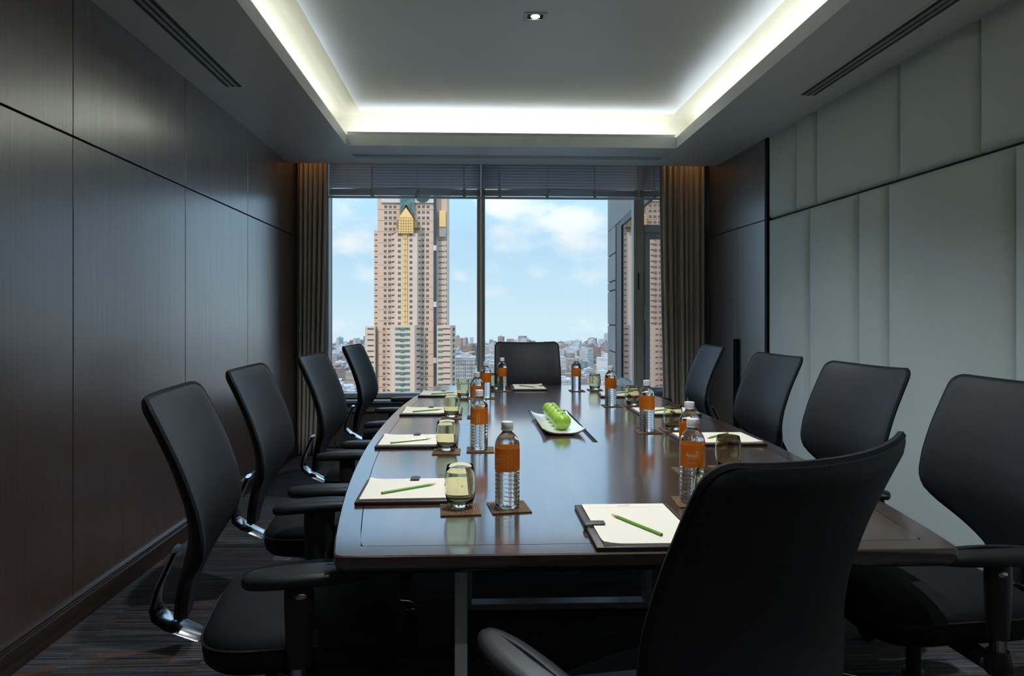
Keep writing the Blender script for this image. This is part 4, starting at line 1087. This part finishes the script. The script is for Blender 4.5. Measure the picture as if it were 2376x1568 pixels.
for p, lab, crz in GLA:
    if p is None: x, y = .128, 4.548
    elif p == 'near': x, y = .600, 1.640
    else: x, y = onz(p[0], p[1], T_)
    if p == 'near': put_coaster(x + .036, y - .01, crz, 'brown woven coaster under the ' + lab)
    else: put_coaster(x, y - (.022 if x < 0 else 0), crz, 'brown woven coaster under the ' + lab)
    place(glass, gused, (x, y, ZC), R(random.uniform(0, 90)), lab, 'olive tumblers on the table')
# ---- notepad
def build_pad():
    t = thing('notepad', 'leather notepad', 'notepad')
    w, h = .125, .160
    MB().rbox(-w, w, -h, h, 0, .0095, r=.0025).obj('folder', M['leather'], t, smooth=True)
    st = MB()
    for sx in (-1, 1):
        y = -h + .006
        while y < h - .006:
            st.box(sx * (w - .0062) - .0007, sx * (w - .0062) + .0007, y, y + .0042, .0094, .0099); y += .0062
    for sy in (-1, 1):
        x = -w + .006
        while x < w - .006:
            st.box(x, x + .0042, sy * (h - .0062) - .0007, sy * (h - .0062) + .0007, .0094, .0099); x += .0062
    tag(st.obj('stitching', M['stitch'], t), kind='stuff')
    # paper block with one curling corner
    pm = MB(); nx_, ny_ = 12, 14; pw, ph = .108, .149; rows = []
    for j in range(ny_ + 1):
        row = []
        for i in range(nx_ + 1):
            x = -pw + 2 * pw * i / nx_; y = -ph + 2 * ph * j / ny_
            d = max(0, (-(x + pw) - (y + ph) + .05)) ; row.append((x, y, .0135 + d * d * 2.2))
        rows.append(row)
    pm.loft(rows, False, False, closed=False)
    rim = [rows[0][i] for i in range(nx_ + 1)] + [rows[j][-1] for j in range(1, ny_ + 1)] + [rows[-1][i] for i in range(nx_ - 1, -1, -1)] + [rows[j][0] for j in range(ny_ - 1, 0, -1)]
    pm.loft([[(x, y, .0094) for x, y, z in rim], rim], False, False)
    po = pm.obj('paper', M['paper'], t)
    pr = MB(); vs, fs = text_geo('Amari', .0125); pr.add([(x, y + .128, .01372) for x, y, z in vs], fs)
    sp = [((.0004 + .00022 * i * .32) * math.cos(i * .32), (.0004 + .00022 * i * .32) * math.sin(i * .32)) for i in range(34)]
    v2, f2 = [], []
    for i, (x, y) in enumerate(sp):
        q = math.hypot(x, y) or 1; v2 += [(.0125 + x - x / q * .0004, .1405 + y - y / q * .0004, .01372), (.0125 + x + x / q * .0004, .1405 + y + y / q * .0004, .01372)]
        if i: f2.append((2 * i - 2, 2 * i - 1, 2 * i + 1, 2 * i))
    pr.add(v2, f2); pr.box(-.095, .095, .1165, .1168, .01360, .01372)
    pr.obj('letterhead', M['printo'], po)
    # pen loop on the left edge
    lp = MB(); yc = -.012; pth = [(-w + .046, .0165), (-w + .006, .0168), (-w - .0015, .0152), (-w - .0035, .0100), (-w - .0015, .005), (-w + .004, .0030)]
    lp.tube([(x, yc, z) for x, z in pth], .0017, 8, ry=.014, up=(0, 0, 1)); lo_ = lp.obj('pen_loop', M['leather'], t, smooth=True)
    s2 = MB(); x = -w + .006
    while x < -w + .044:
        for s_ in (-1, 1): s2.box(x, x + .003, yc + s_ * .0105 - .0005, yc + s_ * .0105 + .0005, .0171, .0179)
        x += .0048
    tag(s2.obj('loop_stitching', M['stitch'], lo_), kind='stuff')
    return t
pad = build_pad(); pused = []
PADS = [(-.172, 1.876, -88.5, 'leather notepad with green pencil on the left, nearest the camera'), (-.235, 2.626, -89, 'leather notepad with green pencil on the left, second from the camera'),
        (-.237, 3.455, -90, 'leather notepad with green pencil on the left, third from the camera'), (-.212, 4.242, -91, 'leather notepad with green pencil on the left, nearest the window'),
        (.372, 4.625, 180, 'leather notepad in front of the far black chair'), (.955, 4.165, 84, 'leather notepad on the right beside the curtain, furthest from the camera'),
        (.998, 3.405, 89, 'bright leather notepad on the right behind the olive tumbler, third from the camera'), (.985, 2.632, 90, 'bright leather notepad on the right, above the near chair back'),
        (.985, 1.88, 90, 'notepad on the right hidden behind the near black chair'), (.384, 1.546, 0, 'large white notepad at the near end of the table')]
for x, y, a, lab in PADS: place(pad, pused, (x, y, TZT + .0003), R(a), lab, 'leather notepads on the table')
# ---- pencil
def build_pencil():
    t = thing('pencil', 'green pencil', 'pencil'); r_ = .0038
    hx = lambda x, q: [(x, q * math.cos(R(60 * j + 30)), q * math.sin(R(60 * j + 30)) + r_ * .866) for j in range(6)]
    MB().loft([hx(0, r_), hx(.150, r_)]).obj('body', M['green'], t)
    MB().loft([hx(.150, r_), hx(.152, r_ * .97), hx(.168, .0013)]).obj('sharpened_wood', M['rawwood'], t)
    MB().loft([hx(.168, .0013), hx(.1745, .0002)]).obj('lead', M['lead'], t)
    MB().loft([hx(-.0006, r_ * .9), hx(0, r_ * .95)]).obj('end_cap', M['lead'], t)
    return t
pencil = build_pencil(); nused = []
PEN = [((-.264, 1.809), (-.119, 1.906), 'green pencil on the left notepad nearest the camera'), ((-.335, 2.537), (-.181, 2.622), 'green pencil on the left notepad second from the camera'),
       ((-.331, 3.371), (-.175, 3.461), 'green pencil on the left notepad third from the camera'), ((-.289, 4.148), (-.129, 4.238), 'green pencil on the left notepad nearest the window'),
       ((.308, 4.655), (.42, 4.515), 'green pencil on the notepad of the far chair'), ((1.03, 4.225), (.885, 4.14), 'green pencil on the notepad beside the curtain'),
       ((1.065, 3.447), (.918, 3.352), 'green pencil on the right notepad third from the camera'), ((1.062, 2.699), (.930, 2.584), 'green pencil on the right notepad above the near chair back'),
       ((1.05, 1.93), (.92, 1.82), 'green pencil hidden behind the near black chair'), ((.416, 1.440), (.334, 1.594), 'green pencil on the large near notepad')]
for (x0, y0), (x1, y1), lab in PEN: place(pencil, nused, (x0, y0, TZT + .0142), math.atan2(y1 - y0, x1 - x0), lab, 'green pencils on the notepads')
# ---- plate
PX, PY = .372, 3.025
plate = thing('serving_plate', 'white rectangular plate with upturned corners holding five apples', 'plate', (PX, PY, TZT + .0003), R(1))
nx_, ny_ = 14, 26; topr, botr = [], []
for j in range(ny_ + 1):
    a, b = [], []
    for i in range(nx_ + 1):
        u, v = -1 + 2 * i / nx_, -1 + 2 * j / ny_
        lift = .015 * abs(u) ** 3 + .004 * abs(v) ** 6 + .006 * abs(u * v) ** 4
        x, y = .088 * u * (1 + .05 * abs(v) ** 3), .272 * v * (1 - .02 * u * u)
        a.append((x, y, .007 + lift)); b.append((x * .985, y * .985, .0 + lift * (1 if abs(u) > .1 else 1)))
    topr.append(a); botr.append(b)
mb = MB().loft([a + b[::-1] for a, b in zip(topr, botr)]); mb.obj('dish', M['plate'], plate, smooth=True, ang=60)
# ---- apples
def build_apple():
    t = thing('apple', 'green apple', 'apple'); rings = []; n = 28
    for k in range(1, 22):
        ph = math.pi * k / 22
        rr = .0385 * math.sin(ph) ** .82 * (1 + .10 * math.cos(ph)); z = .0365 * math.cos(ph) * (1 + .02 * math.cos(ph))
        dip = .013 * math.exp(-(rr / .012) ** 2)
        z += -dip if math.cos(ph) > 0 else dip * .6
        rings.append([(rr * (1 + .018 * math.cos(5 * 2 * math.pi * j / n) * (1 - math.cos(ph)) / 2) * math.cos(2 * math.pi * j / n), rr * (1 + .018 * math.cos(5 * 2 * math.pi * j / n) * (1 - math.cos(ph)) / 2) * math.sin(2 * math.pi * j / n), z + .0325) for j in range(n)])
    MB().loft(rings).obj('flesh', M['apple'], t, smooth=True, ang=80)
    MB().tube([(0, 0, .054), (.001, 0, .062), (.003, .001, .071), (.005, .001, .075)], [.0012, .0011, .0013, .0018], 6).obj('stem', M['stem'], t, smooth=True)
    return t
apple = build_apple(); aused = []
for k, (y, a) in enumerate(zip((2.862, 2.958, 3.056, 3.152, 3.245), (40, 160, 75, 220, 10))):
    place(apple, aused, (PX + .008 - .002 * k, y, TZT + .0082 + (.0018 if k == 4 else 0)), R(a), ('green apple at the near end of the row on the plate', 'green apple second from the near end of the plate', 'middle green apple of the row on the plate',
          'green apple second from the far end of the plate', 'green apple at the far end of the row on the plate')[k], 'green apples on the plate')
